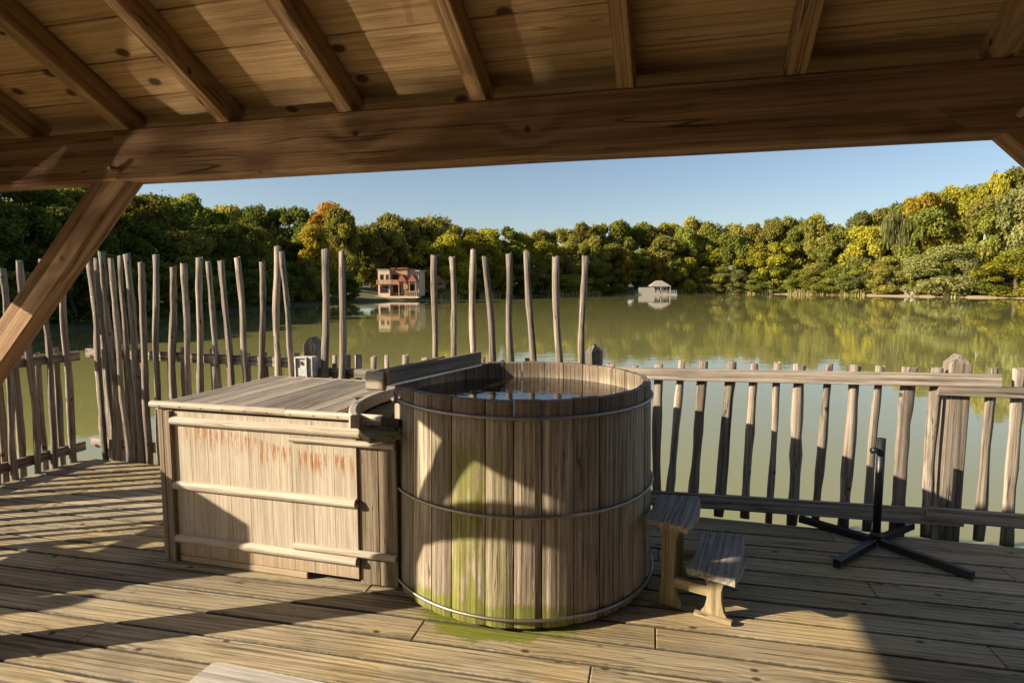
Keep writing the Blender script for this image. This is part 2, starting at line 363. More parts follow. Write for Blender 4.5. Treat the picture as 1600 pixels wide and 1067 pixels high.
# ---------------------------------------------------------------- deck
V, F = box_vf(-5.38, 5.0, -1.9, 4.40, -.30, -.11)
deck = obj('deck', mesh('deck', V, F), M['dark'], None, RG.copy()); tag(deck, 'weathered plank deck over the lake', None, None, 'structure')
def clip(poly, nx, ny, c):
    out = []
    for i in range(len(poly)):
        a, b = poly[i], poly[(i + 1) % len(poly)]; da = a[0] * nx + a[1] * ny - c; db = b[0] * nx + b[1] * ny - c
        if da <= 0: out.append(a)
        if (da < 0 < db) or (db < 0 < da):
            k = da / (da - db); out.append((a[0] + (b[0] - a[0]) * k, a[1] + (b[1] - a[1]) * k))
    return out
BD = R(2.6); PITCH, GAP = .182, .012
for r in range(-11, 27):
    y0 = r * PITCH; x = -7.5 + rnd.uniform(0, 2.0)
    while x < 6:
        L = rnd.choice((2.6, 3.0, 3.4)); quad = [(x, y0), (x + L - .004, y0), (x + L - .004, y0 + PITCH - GAP), (x, y0 + PITCH - GAP)]
        cs, sn = math.cos(BD), math.sin(BD)
        pg = [(a * cs - b * sn, a * sn + b * cs) for a, b in quad]
        for h in ((0, 1, 4.425 + rnd.uniform(-.004, .004)), (-1, 0, 5.40 + rnd.uniform(-.02, .02)), (0, -1, 1.9), (1, 0, 5.0)): pg = clip(pg, *h) if len(pg) > 2 else []
        x += L
        if len(pg) < 3: continue
        lo = [(a * cs + b * sn, -a * sn + b * cs) for a, b in pg]
        cx = sum(p[0] for p in lo) / len(lo); cy = sum(p[1] for p in lo) / len(lo)
        if max(p[0] for p in lo) - min(p[0] for p in lo) < .12: continue
        m = RG @ Matrix.Rotation(BD, 4, 'Z') @ Matrix.Translation((cx, cy, rnd.uniform(-.003, .0))) @ Matrix.Rotation(rnd.uniform(-.004, .004), 4, 'X')
        prism('deck_board', [(p[0] - cx, p[1] - cy) for p in lo], -.03, 0.0, M['deck'], deck, m, .005)
for k, uu in enumerate((-5.0, -2.6, -.2, 2.2, 4.6)):
    for vv in (4.15, 1.2):
        p = G(uu, vv); tube('pile', [(p.x, p.y, -2.3), (p.x, p.y, -.22)], .11, M['dark'], deck, 10)

# ---------------------------------------------------------------- timber shelter over the deck
VB = 1.80; BB, BT = 2.016, 2.194; TH = R(27.7); TN = math.tan(TH)
sh = thing('timber_shelter', G(-.6, .2, 0), 'open timber shelter with rafters and plank ceiling above the deck', 'shelter')
slope = RG.to_3x3() @ Vector((0, math.cos(TH), -math.sin(TH))); upn = RG.to_3x3() @ Vector((0, math.sin(TH), math.cos(TH)))
tag(bar('beam', G(-1.978, VB + .05, (BB + BT) / 2), G(2.3, VB + .05, (BB + BT) / 2), .10, BT - BB, M['beam'], sh, ch=.007, wob=.0012, seg=30), 'long brown eaves beam crossing under the rafters')
bar('beam', G(-4.05, VB + .054, (BB + BT) / 2), G(-1.980, VB + .054, (BB + BT) / 2), .10, BT - BB - .002, M['beam'], sh, ch=.007, wob=.0012, seg=10)
for uu in (-3.95, -3.40, -2.85, -2.40, -1.939, -1.510, -1.044, -.599, -.162, .279, .743, 1.20, 1.66, 2.12):
    off = rnd.uniform(-.006, .006)
    a = G(uu + off, VB + .05, BT - .05 * TN); b = G(uu + off, -1.35, BT + (VB + 1.35) * TN)
    bar('rafter', a + upn * .043, b + upn * .043, .048, .086, M['rafter'], sh, up=upn, ch=.003, wob=.001, seg=12)
# ceiling boards lie on the rafters
for k in range(27):
    s0 = -.40 + k * .1507; vv = VB + .22 - (s0 + .40) * math.cos(TH)
    base_v = VB + .22 - (k + .5) * .1507 * math.cos(TH); zz = BT + (VB - base_v) * TN
    cuts = [-4.1] + ([rnd.choice((-1.510, -.599, .279))] if k % 3 == 1 else []) + [2.6]
    for c0, c1 in zip(cuts, cuts[1:]):
        p0 = G(c0 + .001, base_v, zz) + upn * (.097 + rnd.uniform(0, .0015)); p1 = G(c1 - .002, base_v, zz) + upn * .097
        bar('ceiling_board', p0, p1, .1480, .022, M['ceil'], sh, up=upn, ch=.003)
zr = BT + (VB + 1.38) * TN
e0 = G(-.72, VB + .26, BT - .26 * TN) + upn * .14; e1 = G(-.72, -1.75, zr + .37 * TN) + upn * .14
bar('roof_cover', e0, e1, 6.9, .03, M['dark'], sh, up=upn, ch=.004)
def brace(a, b, w=.118, dep=.075): return bar('brace', a, b, dep, w, M['beam'], sh, up=(0, 0, 1), ch=.005, wob=.001, seg=8)
brace(G(-1.965, VB + .05, 2.075), G(-3.03, VB + .05, 1.01)); brace(G(.775, VB + .05, 2.075), G(1.70, VB + .05, 1.15))
for uu in (-3.06, 1.73): bar('post', G(uu, VB + .08, 0.004), G(uu, VB + .08, BB), .17, .17, M['beam'], sh, up=RG @ Vector((1, 0, 0)), ch=.008, wob=.001, seg=8)
for uu in (-3.06, 1.73): bar('post', G(uu, -1.3, 0.004), G(uu, -1.3, BB), .17, .17, M['beam'], sh, up=RG @ Vector((1, 0, 0)), ch=.008)
bar('tie_beam', G(-3.0, 1.795, 1.905), G(-3.0, -1.8, 1.905), .15, .18, M['beam'], sh, ch=.006, seg=10)
brace(G(-3.0, 1.13, 1.85), G(-3.0, 1.79, 1.21), .13, .11)
for k in range(24):                                     # unseen gable boards above the tie beam, closed up to block sun
    vv = 1.72 - k * .142; top = BT + (VB - vv) * TN + .05
    if top > 2.12 and vv < 1.75: bar('unseen_gable_board', G(-3.0, vv, 1.998), G(-3.0, vv, top), .139, .022, M['beam'], sh, up=RG @ Vector((1, 0, 0)), ch=.003)
for k in range(30):                                     # made-up cabin wall behind the viewer, blocking the rear sky
    uu = -2.8 + k * .182
    bar('added_wall_board', G(uu, -1.62, .004), G(uu, -1.62, 3.85), .178, .025, M['beam'], sh, up=RG @ Vector((0, 1, 0)), ch=.003)
for k in range(18):                                     # made-up side wall on the right, added to darken the ceiling
    vv = 1.55 - k * .182
    bar('added_wall_board', G(2.02, vv, .004), G(2.02, vv, BT + (VB - vv) * TN + .05), .178, .025, M['beam'], sh, up=RG @ Vector((1, 0, 0)), ch=.003)
for uu, zz in ((-1.964, 2.048), (.779, 2.053)):
    p = G(uu, VB - .035, zz + .006); q = G(uu, VB + .05, zz)
    tube('peg', [p, q], .011, M['rafter'], sh, 8)
# ---------------------------------------------------------------- picket fence
XUP = Vector((0, 0, 1))
def stick(name, base, top, w, th, mat, parent, facing, wob=.008, taper=.85, n=8, seg=9):
    """a split or round stick: uneven section swept upwards"""
    base, top = Vector(base), Vector(top); L = (top - base).length
    prof = []
    for k in range(n):
        a = 2 * math.pi * k / n + .2; r = rnd.uniform(.76, 1.18); prof.append((w / 2 * r * math.cos(a), th / 2 * r * math.sin(a)))
    tp = rnd.uniform(taper, 1.0)
    xs = [L * i / seg for i in range(seg + 1)]; bulge = [rnd.uniform(.84, 1.12) for _ in xs]
    V, F = sweep(prof, xs, wob)
    for i in range(len(xs)):
        s = bulge[i] * (1 - (1 - tp) * i / seg)
        cy = sum(V[i * n + k][1] for k in range(n)) / n; cz = sum(V[i * n + k][2] for k in range(n)) / n
        for k in range(n):
            x, y, z = V[i * n + k]; V[i * n + k] = (x + (rnd.uniform(-.010, .010) if i == seg else 0), cy + (y - cy) * s, cz + (z - cz) * s)
    me = mesh(name, V, F, True)
    me.polygons[len(me.polygons) - 1].use_smooth = False
    return obj(name, me, mat, parent, frame(base, top - base, facing))
def picket(u0, u1, v, z0, z1, parent, w=None, mat='fence'):
    w = w or rnd.uniform(.055, .082)
    return stick('picket', G(u0, v, z0), G(u1, v, z1), w, rnd.uniform(.028, .036), M[mat], parent, RG @ Vector((0, 1, 0)), .005)
def fpost(u, v, parent, h=1.19, w=.125):
    prof = rect_profile(w, w, .008); V, F = sweep(prof, [0, h * .5, h - .045, h], .002)
    n = 8
    for k in range(n):
        x, y, z = V[3 * n + k]; V[3 * n + k] = (x, y * .12, z * .75)
    return obj('post', mesh('post', V, F), M['fence'], parent, frame(G(u, v, -.35), (0, 0, 1), RG @ Vector((0, 1, 0))) @ Matrix.Scale((h + .35) / h, 4, (1, 0, 0)))
VF = 4.51
fb = thing('picket_fence', G(-.6, VF, 0), 'weathered picket fence with tall stakes along the lake edge behind the tub', 'fence')
for u in (-5.25, -3.03, -.63, 1.74, 4.1): fpost(u, VF + .085, fb)
RY = RG @ Vector((0, 1, 0))
def rail(u0, z0, u1, z1, parent, w=.085, v=VF): return bar('rail', G(u0, v, z0), G(u1, v, z1), .036, w, M['rail'], parent, ch=.004, wob=.0018, seg=14)
rail(-5.42, .99, -2.95, .975, fb); rail(-3.12, .902, -.55, .925, fb, .075); tag(rail(-2.42, .905, -1.75, .915, fb, .075, VF - .037), 'short pale rail patch beside the tub')
rail(-.78, .985, 1.95, 1.035, fb); rail(1.61, .965, 4.3, .97, fb, .07)
rail(-5.42, .13, -2.95, .12, fb, .09); rail(-3.12, .06, -.55, .06, fb, .09); rail(-.78, .062, 1.80, .128, fb, .105); rail(1.58, .15, 4.3, .16, fb, .09, VF - .03)
PK = [(0.013, -0.047), (0.162, 0.134), (0.343, 0.311), (0.508, 0.48), (0.656, 0.641), (0.795, 0.799), (0.97, 0.95), (1.137, 1.118), (1.278, 1.263), (1.451, 1.446), (1.611, 1.615), (1.927, 1.919), (2.071, 2.074)]
PW = [.07, .075, .085, .06, .05, .075, .06, .075, .06, .09, .075, .07, .08]
for (a, b), w in zip(PK, PW): picket(b - .012, a, VF + .036, rnd.uniform(-.05, -.02), 1.085 + .012 * rnd.random() + .008 * a, fb, w)
u = -.14
while u > -5.2:
    if min(abs(u + 3.03), abs(u + .63), abs(u + 5.25)) > .10: picket(u + rnd.uniform(-.02, .02), u + rnd.uniform(-.012, .012), VF + .036, rnd.uniform(-.06, -.02), rnd.uniform(1.03, 1.07), fb)
    u -= rnd.uniform(.15, .19) if u > -2.2 or u < -2.75 else .125
u = 2.23
while u < 4.2: picket(u, u + rnd.uniform(-.012, .012), VF + .036, -.04, rnd.uniform(1.06, 1.1), fb); u += rnd.uniform(.15, .18)
ST = [(-4.68, 1.83, -4.72), (-4.51, 1.9, -4.6), (-4.33, 1.79, -4.42), (-4.2, 1.82, -4.25), (-4.06, 1.87, -4.1), (-3.94, 1.83, -3.9), (-3.81, 1.84, -3.75), (-3.64, 1.87, -3.61), (-3.41, 1.82, -3.52), (-3.25, 1.95, -3.35), (-3.2, 1.91, -3.13), (-2.81, 1.92, -2.84), (-2.66, 1.9, -2.69), (-1.85, 1.86, -1.88), (-1.7, 1.85, -1.7), (-1.53, 1.9, -1.55), (-1.44, 1.85, -1.31), (-1.26, 1.87, -1.19), (-1.11, 1.88, -0.99), (-0.89, 1.84, -0.84), (-0.67, 1.84, -0.75),
      (-4.83, 1.91, -4.78), (-4.90, 1.89, -4.86), (-5.03, 1.87, -4.93), (-5.10, 1.93, -5.06), (-5.18, 1.87, -5.10), (-5.26, 1.88, -5.20)]
for ut, zt, ub in ST:
    stick('tall_stake', G(ub, VF - .048, -.06), G(ut, VF - .048, zt), rnd.uniform(.052, .066), rnd.uniform(.05, .058), M['stake'], fb, RY, .009, .85, 9, 15)
fl = thing('picket_fence', G(-5.45, 2.7, 0), 'shadowed picket fence with tall stakes running towards the viewer at far left', 'fence')
RX = RG @ Vector((1, 0, 0)); UF = -5.44
def lrail(v0, v1, z): return bar('rail', G(UF, v0, z), G(UF, v1, z), .036, .085, M['rail'], fl, ch=.004, wob=.0018, seg=14)
for v0, v1 in ((.85, 4.44),):
    lrail(v0, v1, .97); lrail(v0, v1, .11)
for vv in (.95, 3.0): fpost(UF - .09, vv, fl)
vv = 4.30
while vv > 1.05:
    tall = vv > 2.15
    if tall: stick('tall_stake', G(UF + .047, vv + rnd.uniform(-.03, .03), -.14), G(UF + .047, vv, rnd.uniform(1.76, 1.92)), rnd.uniform(.052, .066), .052, M['stake'], fl, RX, .009, .85, 9, 15)
    pv = vv - (.046 if tall else 0)
    stick('picket', G(UF - .036, pv, -.16), G(UF - .036, pv + rnd.uniform(-.012, .012), rnd.uniform(1.02, 1.07)), rnd.uniform(.05, .068), .033, M['fence'], fl, RX, .005); vv -= rnd.uniform(.15, .185)

# small white lamp box on the fence post
lm = thing('garden_lamp', G(-2.985, 4.40, .885), 'small white lamp box fixed to the fence post behind the cabinet', 'lamp')
def gbox(name, u0, u1, v0, v1, z0, z1, mat, parent, ch=.003):
    return bar(name, G(u0, (v0 + v1) / 2, (z0 + z1) / 2), G(u1, (v0 + v1) / 2, (z0 + z1) / 2), v1 - v0, z1 - z0, mat, parent, ch=ch)
gbox('housing', -3.055, -2.90, 4.37, 4.46, .88, 1.045, M['lampbox'], lm, .004)
for a, b, c_, d in ((-3.055, -3.043, .88, 1.045), (-2.952, -2.94, .88, 1.045), (-3.042, -2.953, 1.034, 1.045)): gbox('rim', a, b, 4.352, 4.3695, c_, d, M['lampbox'], lm, .002)
gbox('lens', -3.04, -2.955, 4.362, 4.369, .885, .955, M['glassy'], lm, .002)
V, F = sweep([(0, .018), (-.010, .004), (-.012, -.008), (-.006, -.016), (.006, -.016), (.012, -.008), (.010, .004)], [0, .006])
obj('drop_mark', mesh('drop_mark', V, F), M['soot'], lm, frame(G(-2.998, 4.360, .995), RG @ Vector((0, 1, 0))))

# ---------------------------------------------------------------- hot tub
NS = 31; ZT = 1.11; RT, RB, TK = .722, .744, .045
a0 = R(-90 - 4.2); ang = a0; ws_ = [rnd.uniform(.8, 1.2) for _ in range(NS)]; tot = sum(ws_)
for i in range(NS):
    da = 2 * math.pi * ws_[i] / tot; mid = ang + da / 2; hw = da / 2 - .0042
    ro = rnd.uniform(-.0018, .0018); top = ZT + rnd.uniform(-.004, .003)
    rad = Vector((math.cos(mid), math.sin(mid), 0)); tan = Vector((-math.sin(mid), math.cos(mid), 0))
    V = []; NSEG = 4
    zs = [.022, .05, ZT * .5, top - .006, top]
    for zi, z in enumerate(zs):
        rr = RB + (RT - RB) * z / ZT + ro
        ins = .004 if zi in (0, 4) else 0.0
        ring = []
        for s in range(NSEG + 1):
            t = -hw + 2 * hw * s / NSEG; e = .008 if s in (0, NSEG) else 0.0
            ring.append((rr - ins - e, t))
        for s in range(NSEG, -1, -1): ring.append((rr - TK + ins, -hw * 1.0 + 2 * hw * s / NSEG))
        for r_, t in ring:
            w_ = Vector((r_ * math.cos(mid + t), r_ * math.sin(mid + t), 0)); V.append((z, w_.dot(tan), w_.dot(rad)))
    n = 2 * (NSEG + 1); F = [tuple(range(n)), tuple(reversed(range((len(zs) - 1) * n, len(zs) * n)))]
    for k in range(len(zs) - 1):
        for s in range(n): F.append((k * n + (s + 1) % n, k * n + s, (k + 1) * n + s, (k + 1) * n + (s + 1) % n))
    # which staves carry algae: those facing the viewer, a little to the left
    dg = math.degrees(mid) % 360; mt = 'stave'
    if 244 < dg < 256: mt = 'stave_mossy'
    elif 256 <= dg < 268: mt = 'stave_damp'
    me = mesh('stave', V, F)
    m = Matrix(((0, tan.x, rad.x, TC.x), (0, tan.y, rad.y, TC.y), (1, 0, 0, 0), (0, 0, 0, 1)))
    obj('stave', me, M[mt], tub, m); ang += da
for z in (1.034, .565, .068):
    rr = RB + (RT - RB) * z / ZT + .0085
    pts = [TC + Vector((rr * math.cos(2 * math.pi * k / 72), rr * math.sin(2 * math.pi * k / 72), z + .004 * math.sin(2 * math.pi * k / 36 + z))) for k in range(72)]
    hp = tube('hoop', pts, .0085, M['steel'], tub, 8, True)
    p = TC + Vector(((rr + .01) * math.cos(R(203)), (rr + .01) * math.sin(R(203)), z)); tg = Vector((-math.sin(R(203)), math.cos(R(203)), 0))
    tube('hoop_lug', [p - tg * .03, p + tg * .03], .015, M['steel'], hp, 8)
def disc(name, r, z, mat, parent, n=64):
    return obj(name, mesh(name, [TC + Vector((r * math.cos(2 * math.pi * k / n), r * math.sin(2 * math.pi * k / n), z)) for k in range(n)], [tuple(range(n))]), mat, parent)
disc('tub_floor', .70, .06, M['dark'], tub); disc('tub_water', RT - TK + .006, 1.005, M['tubwater'], tub)
dv = bar('divider_board', G(-1.478, 2.90, 1.157), G(-1.27, 3.80, 1.157), .03, .088, M['side'], tub, ch=.006, wob=.001, seg=6)
bar('divider_strip', G(-1.459, 2.905, 1.116), G(-1.251, 3.80, 1.116), .006, .012, M['alu'], dv, ch=.001)
bar('divider_board', G(-1.60, 2.98, 1.135), G(-1.50, 3.74, 1.135), .035, .075, M['side'], tub, ch=.006, wob=.001, seg=6)
bar('divider_block', G(-1.595, 2.905, 1.135), G(-1.495, 2.905, 1.135), .045, .10, M['trim'], tub, ch=.012)

# ---------------------------------------------------------------- cabinet beside the tub
U0, V0 = -2.995, 2.86                                        # its front left lid corner
ucut = lambda v: -.883 - math.sqrt(max(0, .96 ** 2 - (v - 3.39) ** 2)) if abs(v - 3.39) < .96 else -1.2
k = 0; uu = U0
while uu < -1.43:                                            # lid boards run away from the viewer
    w = min(rnd.uniform(.10, .13), -1.43 - uu)
    if w < .03: break
    a, b = uu + .0015, uu + w - .0015
    poly = [(a, V0 + .032), (b, V0 + .032), (b, 4.01), (a, 4.01)]
    if b > ucut(3.39):                                       # cut round the tub
        vs = [3.39 - math.sqrt(max(0, .96 ** 2 - (x + .883) ** 2)) for x in (b, a)]
        if vs[0] > V0 + .05:
            poly = [(a, V0 + .032), (b, V0 + .032), (b, vs[0]), (a, max(vs[1], vs[0]))] if vs[1] < 3.38 else [(a, V0 + .032), (b, V0 + .032), (b, vs[0]), (a, 3.39)]
        else: poly = None
    if poly:
        c = (sum(p[0] for p in poly) / 4, sum(p[1] for p in poly) / 4)
        m = RG @ Matrix.Translation((c[0], c[1], 0)) @ Matrix.Rotation(R(90), 4, 'Z')
        prism('lid_board', [(p[1] - c[1], -(p[0] - c[0])) for p in poly], .915, .938 + rnd.uniform(-.0015, .0015), M['lid'], cab, m, .003)
    if b > ucut(3.39):
        vs = [3.39 + math.sqrt(max(0, .96 ** 2 - (x + .883) ** 2)) for x in (a, b)]
        poly = [(a, max(vs[0], 3.39)), (b, max(vs[1], 3.39)), (b, 4.01), (a, 4.01)]
        if min(4.01 - poly[0][1], 4.01 - poly[1][1]) > .03:
            c = (sum(p[0] for p in poly) / 4, sum(p[1] for p in poly) / 4)
            prism('lid_board', [(p[1] - c[1], -(p[0] - c[0])) for p in poly], .915, .938, M['lid'], cab, RG @ Matrix.Translation((c[0], c[1], 0)) @ Matrix.Rotation(R(90), 4, 'Z'), .003)
    uu += w
# rounded nosing along the front edge, with its nails
def nosing(name, u0, u1, v, z, r, mat, parent, squash=1.0):
    prof = [(-r * math.cos(R(a)), r * squash * math.sin(R(a))) for a in range(-90, 91, 22)] + [(r * .35, r * squash), (r * .35, -r * squash)]
    prof = prof[::-1]
    L = u1 - u0; V, F = sweep(prof, [-L / 2, L / 2], 0)
    me = mesh(name, V, F, False); return obj(name, me, mat, parent, frame(G((u0 + u1) / 2, v, z), RG @ Vector((1, 0, 0))))
nz_ = nosing('lid_nosing', U0 - .01, -2.085, V0 + .022, .940, .020, M['trim'], cab); nosing('lid_nosing', -2.083, -1.50, V0 + .022, .938, .020, M['trim'], cab)
bar('lid_nosing', G(-1.50, V0 + .02, .925), G(-1.40, V0 + .02, .92), .03, .045, M['dark'], cab)
for q in range(10):
    p = G(-2.93 + q * .147, V0 + .004, .936); tube('nail', [p, p + RG @ Vector((0, -.003, 0))], .004, M['nail'], cab, 6)
bar('lid_batten', G(U0 + .01, 4.012, .925), G(-2.0, 4.012, .925), .02, .03, M['trim'], cab)
bar('lid_batten', G(U0 + .008, V0 + .045, .922), G(U0 + .008, 4.0, .922), .022, .036, M['trim'], cab)
# curved coaming and the olive shelf below it
arc = [(TC.x + .95 * math.cos(R(a)), TC.y + .95 * math.sin(R(a))) for a in range(203, 141, -4)]
V = []; F = []
for (x, y) in arc:
    d = (Vector((x, y)) - Vector((TC.x, TC.y))).normalized()
    for o, z in ((-.022, .90), (.022, .90), (.022, .962), (.014, .968), (-.014, .968), (-.022, .962)): V.append((x + d.x * o, y + d.y * o, z))
for i in range(len(arc) - 1):
    for s in range(6): F.append((i * 6 + s, i * 6 + (s + 1) % 6, (i + 1) * 6 + (s + 1) % 6, (i + 1) * 6 + s))
F += [tuple(reversed(range(6))), tuple(range((len(arc) - 1) * 6, len(arc) * 6))]
obj('curved_coaming', mesh('curved_coaming', V, F), M['trim'], cab)
ins = [(TC.x + .93 * math.cos(R(a)), TC.y + .93 * math.sin(R(a))) for a in range(140, 216, 5)]; ot = [(TC.x + .76 * math.cos(R(a)), TC.y + .76 * math.sin(R(a))) for a in range(215, 139, -5)]
prism('shelf', ins + ot, .86, .885, M['shelf'], cab)
bar('shelf_cleat', G(-1.62, 3.42, .905), G(-1.50, 3.40, .905), .05, .03, M['trim'], cab)
# front: vertical boards, battens, corner posts, base
uu = -2.845; VP = 2.885
while uu < -1.66:
    w = min(rnd.choice((.118, .132, .145)), -1.655 - uu)
    bar('front_board', G(uu + w / 2, VP, .045), G(uu + w / 2, VP, .905), w - .0005, .022, M['panel'], cab, up=RY, ch=.0012); uu += w
for x0, x1 in ((-1.652, -1.535), (-1.533, -1.425)): bar('end_board', G((x0 + x1) / 2, VP + .012, .02), G((x0 + x1) / 2, VP + .012, .90), x1 - x0 - .002, .022, M['side'], cab, up=RY, ch=.002)
bar('corner_post', G(-2.93, VP + .005, .006), G(-2.93, VP + .005, .912), .04, .05, M['side'], cab, up=RY); bar('corner_post', G(-2.872, VP - .008, .008), G(-2.872, VP - .008, .91), .05, .05, M['side'], cab, up=RY)
nosing('batten', -2.85, -1.625, VP - .012, .853, .026, M['trim'], cab); nosing('batten', -2.055, -1.425, VP - .014, .797, .020, M['trim'], cab, .8)
nosing('batten', -2.85, -1.66, VP - .012, .468, .026, M['trim'], cab); nosing('batten', -2.85, -1.66, VP - .012, .145, .027, M['trim'], cab); nosing('batten', -2.05, -1.425, VP - .016, .190, .021, M['trim'], cab, .85)
bar('base_board', G(-2.84, VP - .004, .022), G(-1.98, VP - .004, .022), .02, .036, M['panel'], cab)
for y in (.83, .48, .17): p = G(-1.648, VP - .013, y); tube('bolt', [p, p + RG @ Vector((0, -.006, 0))], .008, M['nail'], cab, 8)
vv = VP + .02
while vv < 3.98: bar('side_board', G(-2.94, vv + .06, .03), G(-2.94, vv + .06, .91), .118, .022, M['side'], cab, up=RX, ch=.002); vv += .12
uu = -2.92
while uu < -1.9: bar('back_board', G(uu + .06, 3.98, .03), G(uu + .06, 3.98, .91), .118, .022, M['side'], cab, up=RY, ch=.002); uu += .12
bar('seam_strip', G(-1.395, VP + .03, .02), G(-1.395, VP + .03, .93), .02, .05, M['dark'], cab, up=RY)

# ---------------------------------------------------------------- step stool curved round the tub
stl = thing('step_stool', TC + Vector((.95, -.5, 0)), 'two-tier wooden step stool with curved treads at the side of the tub', 'step stool')
def sector(name, r0, r1, a_0, a_1, z0, z1, mat, n=7):
    A_ = [a_0 + (a_1 - a_0) * i / n for i in range(n + 1)]
    poly = [(r1 * math.cos(R(a)), r1 * math.sin(R(a))) for a in A_] + [(r0 * math.cos(R(a)), r0 * math.sin(R(a))) for a in reversed(A_)]
    c = (sum(p[0] for p in poly) / len(poly), sum(p[1] for p in poly) / len(poly)); rot = R((a_0 + a_1) / 2 + 90)
    cs, sn = math.cos(rot), math.sin(rot)
    lo = [((x - c[0]) * cs + (y - c[1]) * sn, -(x - c[0]) * sn + (y - c[1]) * cs) for x, y in poly]
    return prism(name, lo, z0, z1, mat, stl, Matrix.Translation((TC.x + c[0], TC.y + c[1], 0)) @ Matrix.Rotation(rot, 4, 'Z'), .004)
for r0, r1, zt in ((.77, 1.0, .46), (1.0, 1.235, .26)):
    rm = (r0 + r1) / 2 + .005
    for x0, x1 in ((r0, rm - .001), (rm + .001, r1)):
        tr = sector('tread', x0, x1, -37, -9, zt - .032, zt, M['step'])
        for aa in (-34, -12):
            p = TC + Vector(((x0 + x1) / 2 * math.cos(R(aa)), (x0 + x1) / 2 * math.sin(R(aa)), zt + .001)); tube('screw', [p - XUP * .004, p], .006, M['nail'], tr, 6)
def shaped_leg(rc, a, ztop):
    d = Vector((math.cos(R(a)), math.sin(R(a)), 0)); tg = Vector((-d.y, d.x, 0))
    h = ztop
    pr = [(-.065, 0), (.065, 0), (.065, .02), (.048, .045), (.036, .09), (.033, .13), (.033, h - .075), (.04, h - .045), (.058, h - .02), (.062, h)]
    poly = pr + [(-x, z) for x, z in reversed(pr[2:])]
    V = []; n = len(poly)
    for s in (-.016, .016):
        for x, z in poly: V.append((z, x, s))
    F = [tuple(reversed(range(n))), tuple(range(n, 2 * n))] + [(i, (i + 1) % n, n + (i + 1) % n, n + i) for i in range(n)]
    o = TC + d * rc
    m = Matrix(((0, d.x, tg.x, o.x), (0, d.y, tg.y, o.y), (1, 0, 0, .004), (0, 0, 0, 1)))
    return obj('leg', mesh('leg', V, F), M['leg'], stl, m)
for a in (-33, -13):
    shaped_leg(.885, a, .424); shaped_leg(1.12, a, .224)
    d = Vector((math.cos(R(a)), math.sin(R(a)), 0)); bar('stretcher', TC + d * .90 + XUP * .135, TC + d * 1.10 + XUP * .135, .026, .055, M['leg'], stl)
d = Vector((math.cos(R(-33)), math.sin(R(-33)), 0)); tgv = Vector((d.y, -d.x, 0))
bar('foot_strip', TC + d * 1.03 + tgv * .025 + XUP * .016, TC + d * 1.21 + tgv * .025 + XUP * .016, .03, .022, M['leg'], stl)

# ---------------------------------------------------------------- parasol stand
PB = Vector((2.296, 3.741, 0))
um = thing('parasol_stand', PB, 'black metal cross-foot parasol stand without its parasol', 'parasol stand')
tube('pole', [PB + XUP * .05, PB + XUP * .69], .024, M['black'], um, 14); tube('pole_collar', [PB + XUP * .048, PB + XUP * .09], .034, M['black'], um, 14)
for a, L in ((129, .47), (217, .50), (-59, .52), (33, .45)):
    d = Vector((math.cos(R(a)), math.sin(R(a)), 0)); am = bar('foot_arm', PB + d * .03 + XUP * .032, PB + d * L + XUP * .028, .04, .045, M['black'], um, ch=.004)
    bar('end_cap', PB + d * (L + .001) + XUP * .027, PB + d * (L + .012) + XUP * .027, .043, .048, M['black'], am, ch=.006)
kb = tube('knob_stem', [PB + Vector((-.02, -.01, .62)), PB + Vector((-.05, -.02, .62))], .006, M['black'], um); tube('knob', [PB + Vector((-.045, -.018, .62)), PB + Vector((-.072, -.028, .62))], .019, M['black'], kb, 12)

# ---------------------------------------------------------------- bench corner near the viewer
bn = thing('bench', G(-1.0, 1.3, 0), 'pale grey wooden bench top reaching in at the bottom edge', 'bench')
for k in range(3): prism('bench_board', [(-.62, -.1), (.62, -.1), (.62, .1), (-.60, .1), (-.62, .085)] , .385, .42, M['bench'], bn, RG @ Matrix.Translation((-.83, 1.48 - k * .204, rnd.uniform(-.001, .001))), .006)
for du, dv_ in ((-1.35, 1.45), (-.3, 1.45), (-1.35, 1.1), (-.3, 1.1)): bar('leg', G(du, dv_, .002), G(du, dv_, .386), .06, .06, M['bench'], bn, up=RY)
# made-up slatted chair outside the frame, added to cast shade on the cabinet
ch = thing('added_shade_chair', G(-4.35, 2.05, 0), 'made-up high-backed slatted chair, unseen, added to shade the cabinet', 'chair')
for k in range(6): bar('back_slat', G(-4.32, 1.79 + k * .098, .30), G(-4.36, 1.79 + k * .098, 1.20 - .0 * k), .092, .02, M['fence'], ch, up=RX)
for k in range(5): bar('seat_slat', G(-4.70 + k * .09, 1.77, .40), G(-4.70 + k * .09, 2.33, .40), .08, .022, M['fence'], ch)
for a, b in ((-4.75, 1.78), (-4.75, 2.32), (-4.30, 1.78), (-4.30, 2.32)): bar('leg', G(a, b, .003), G(a, b, .62 if a < -4.5 else .5), .05, .05, M['fence'], ch, up=RX)
for b in (1.76, 2.34): bar('arm', G(-4.80, b, .63), G(-4.28, b, .63), .08, .022, M['fence'], ch)
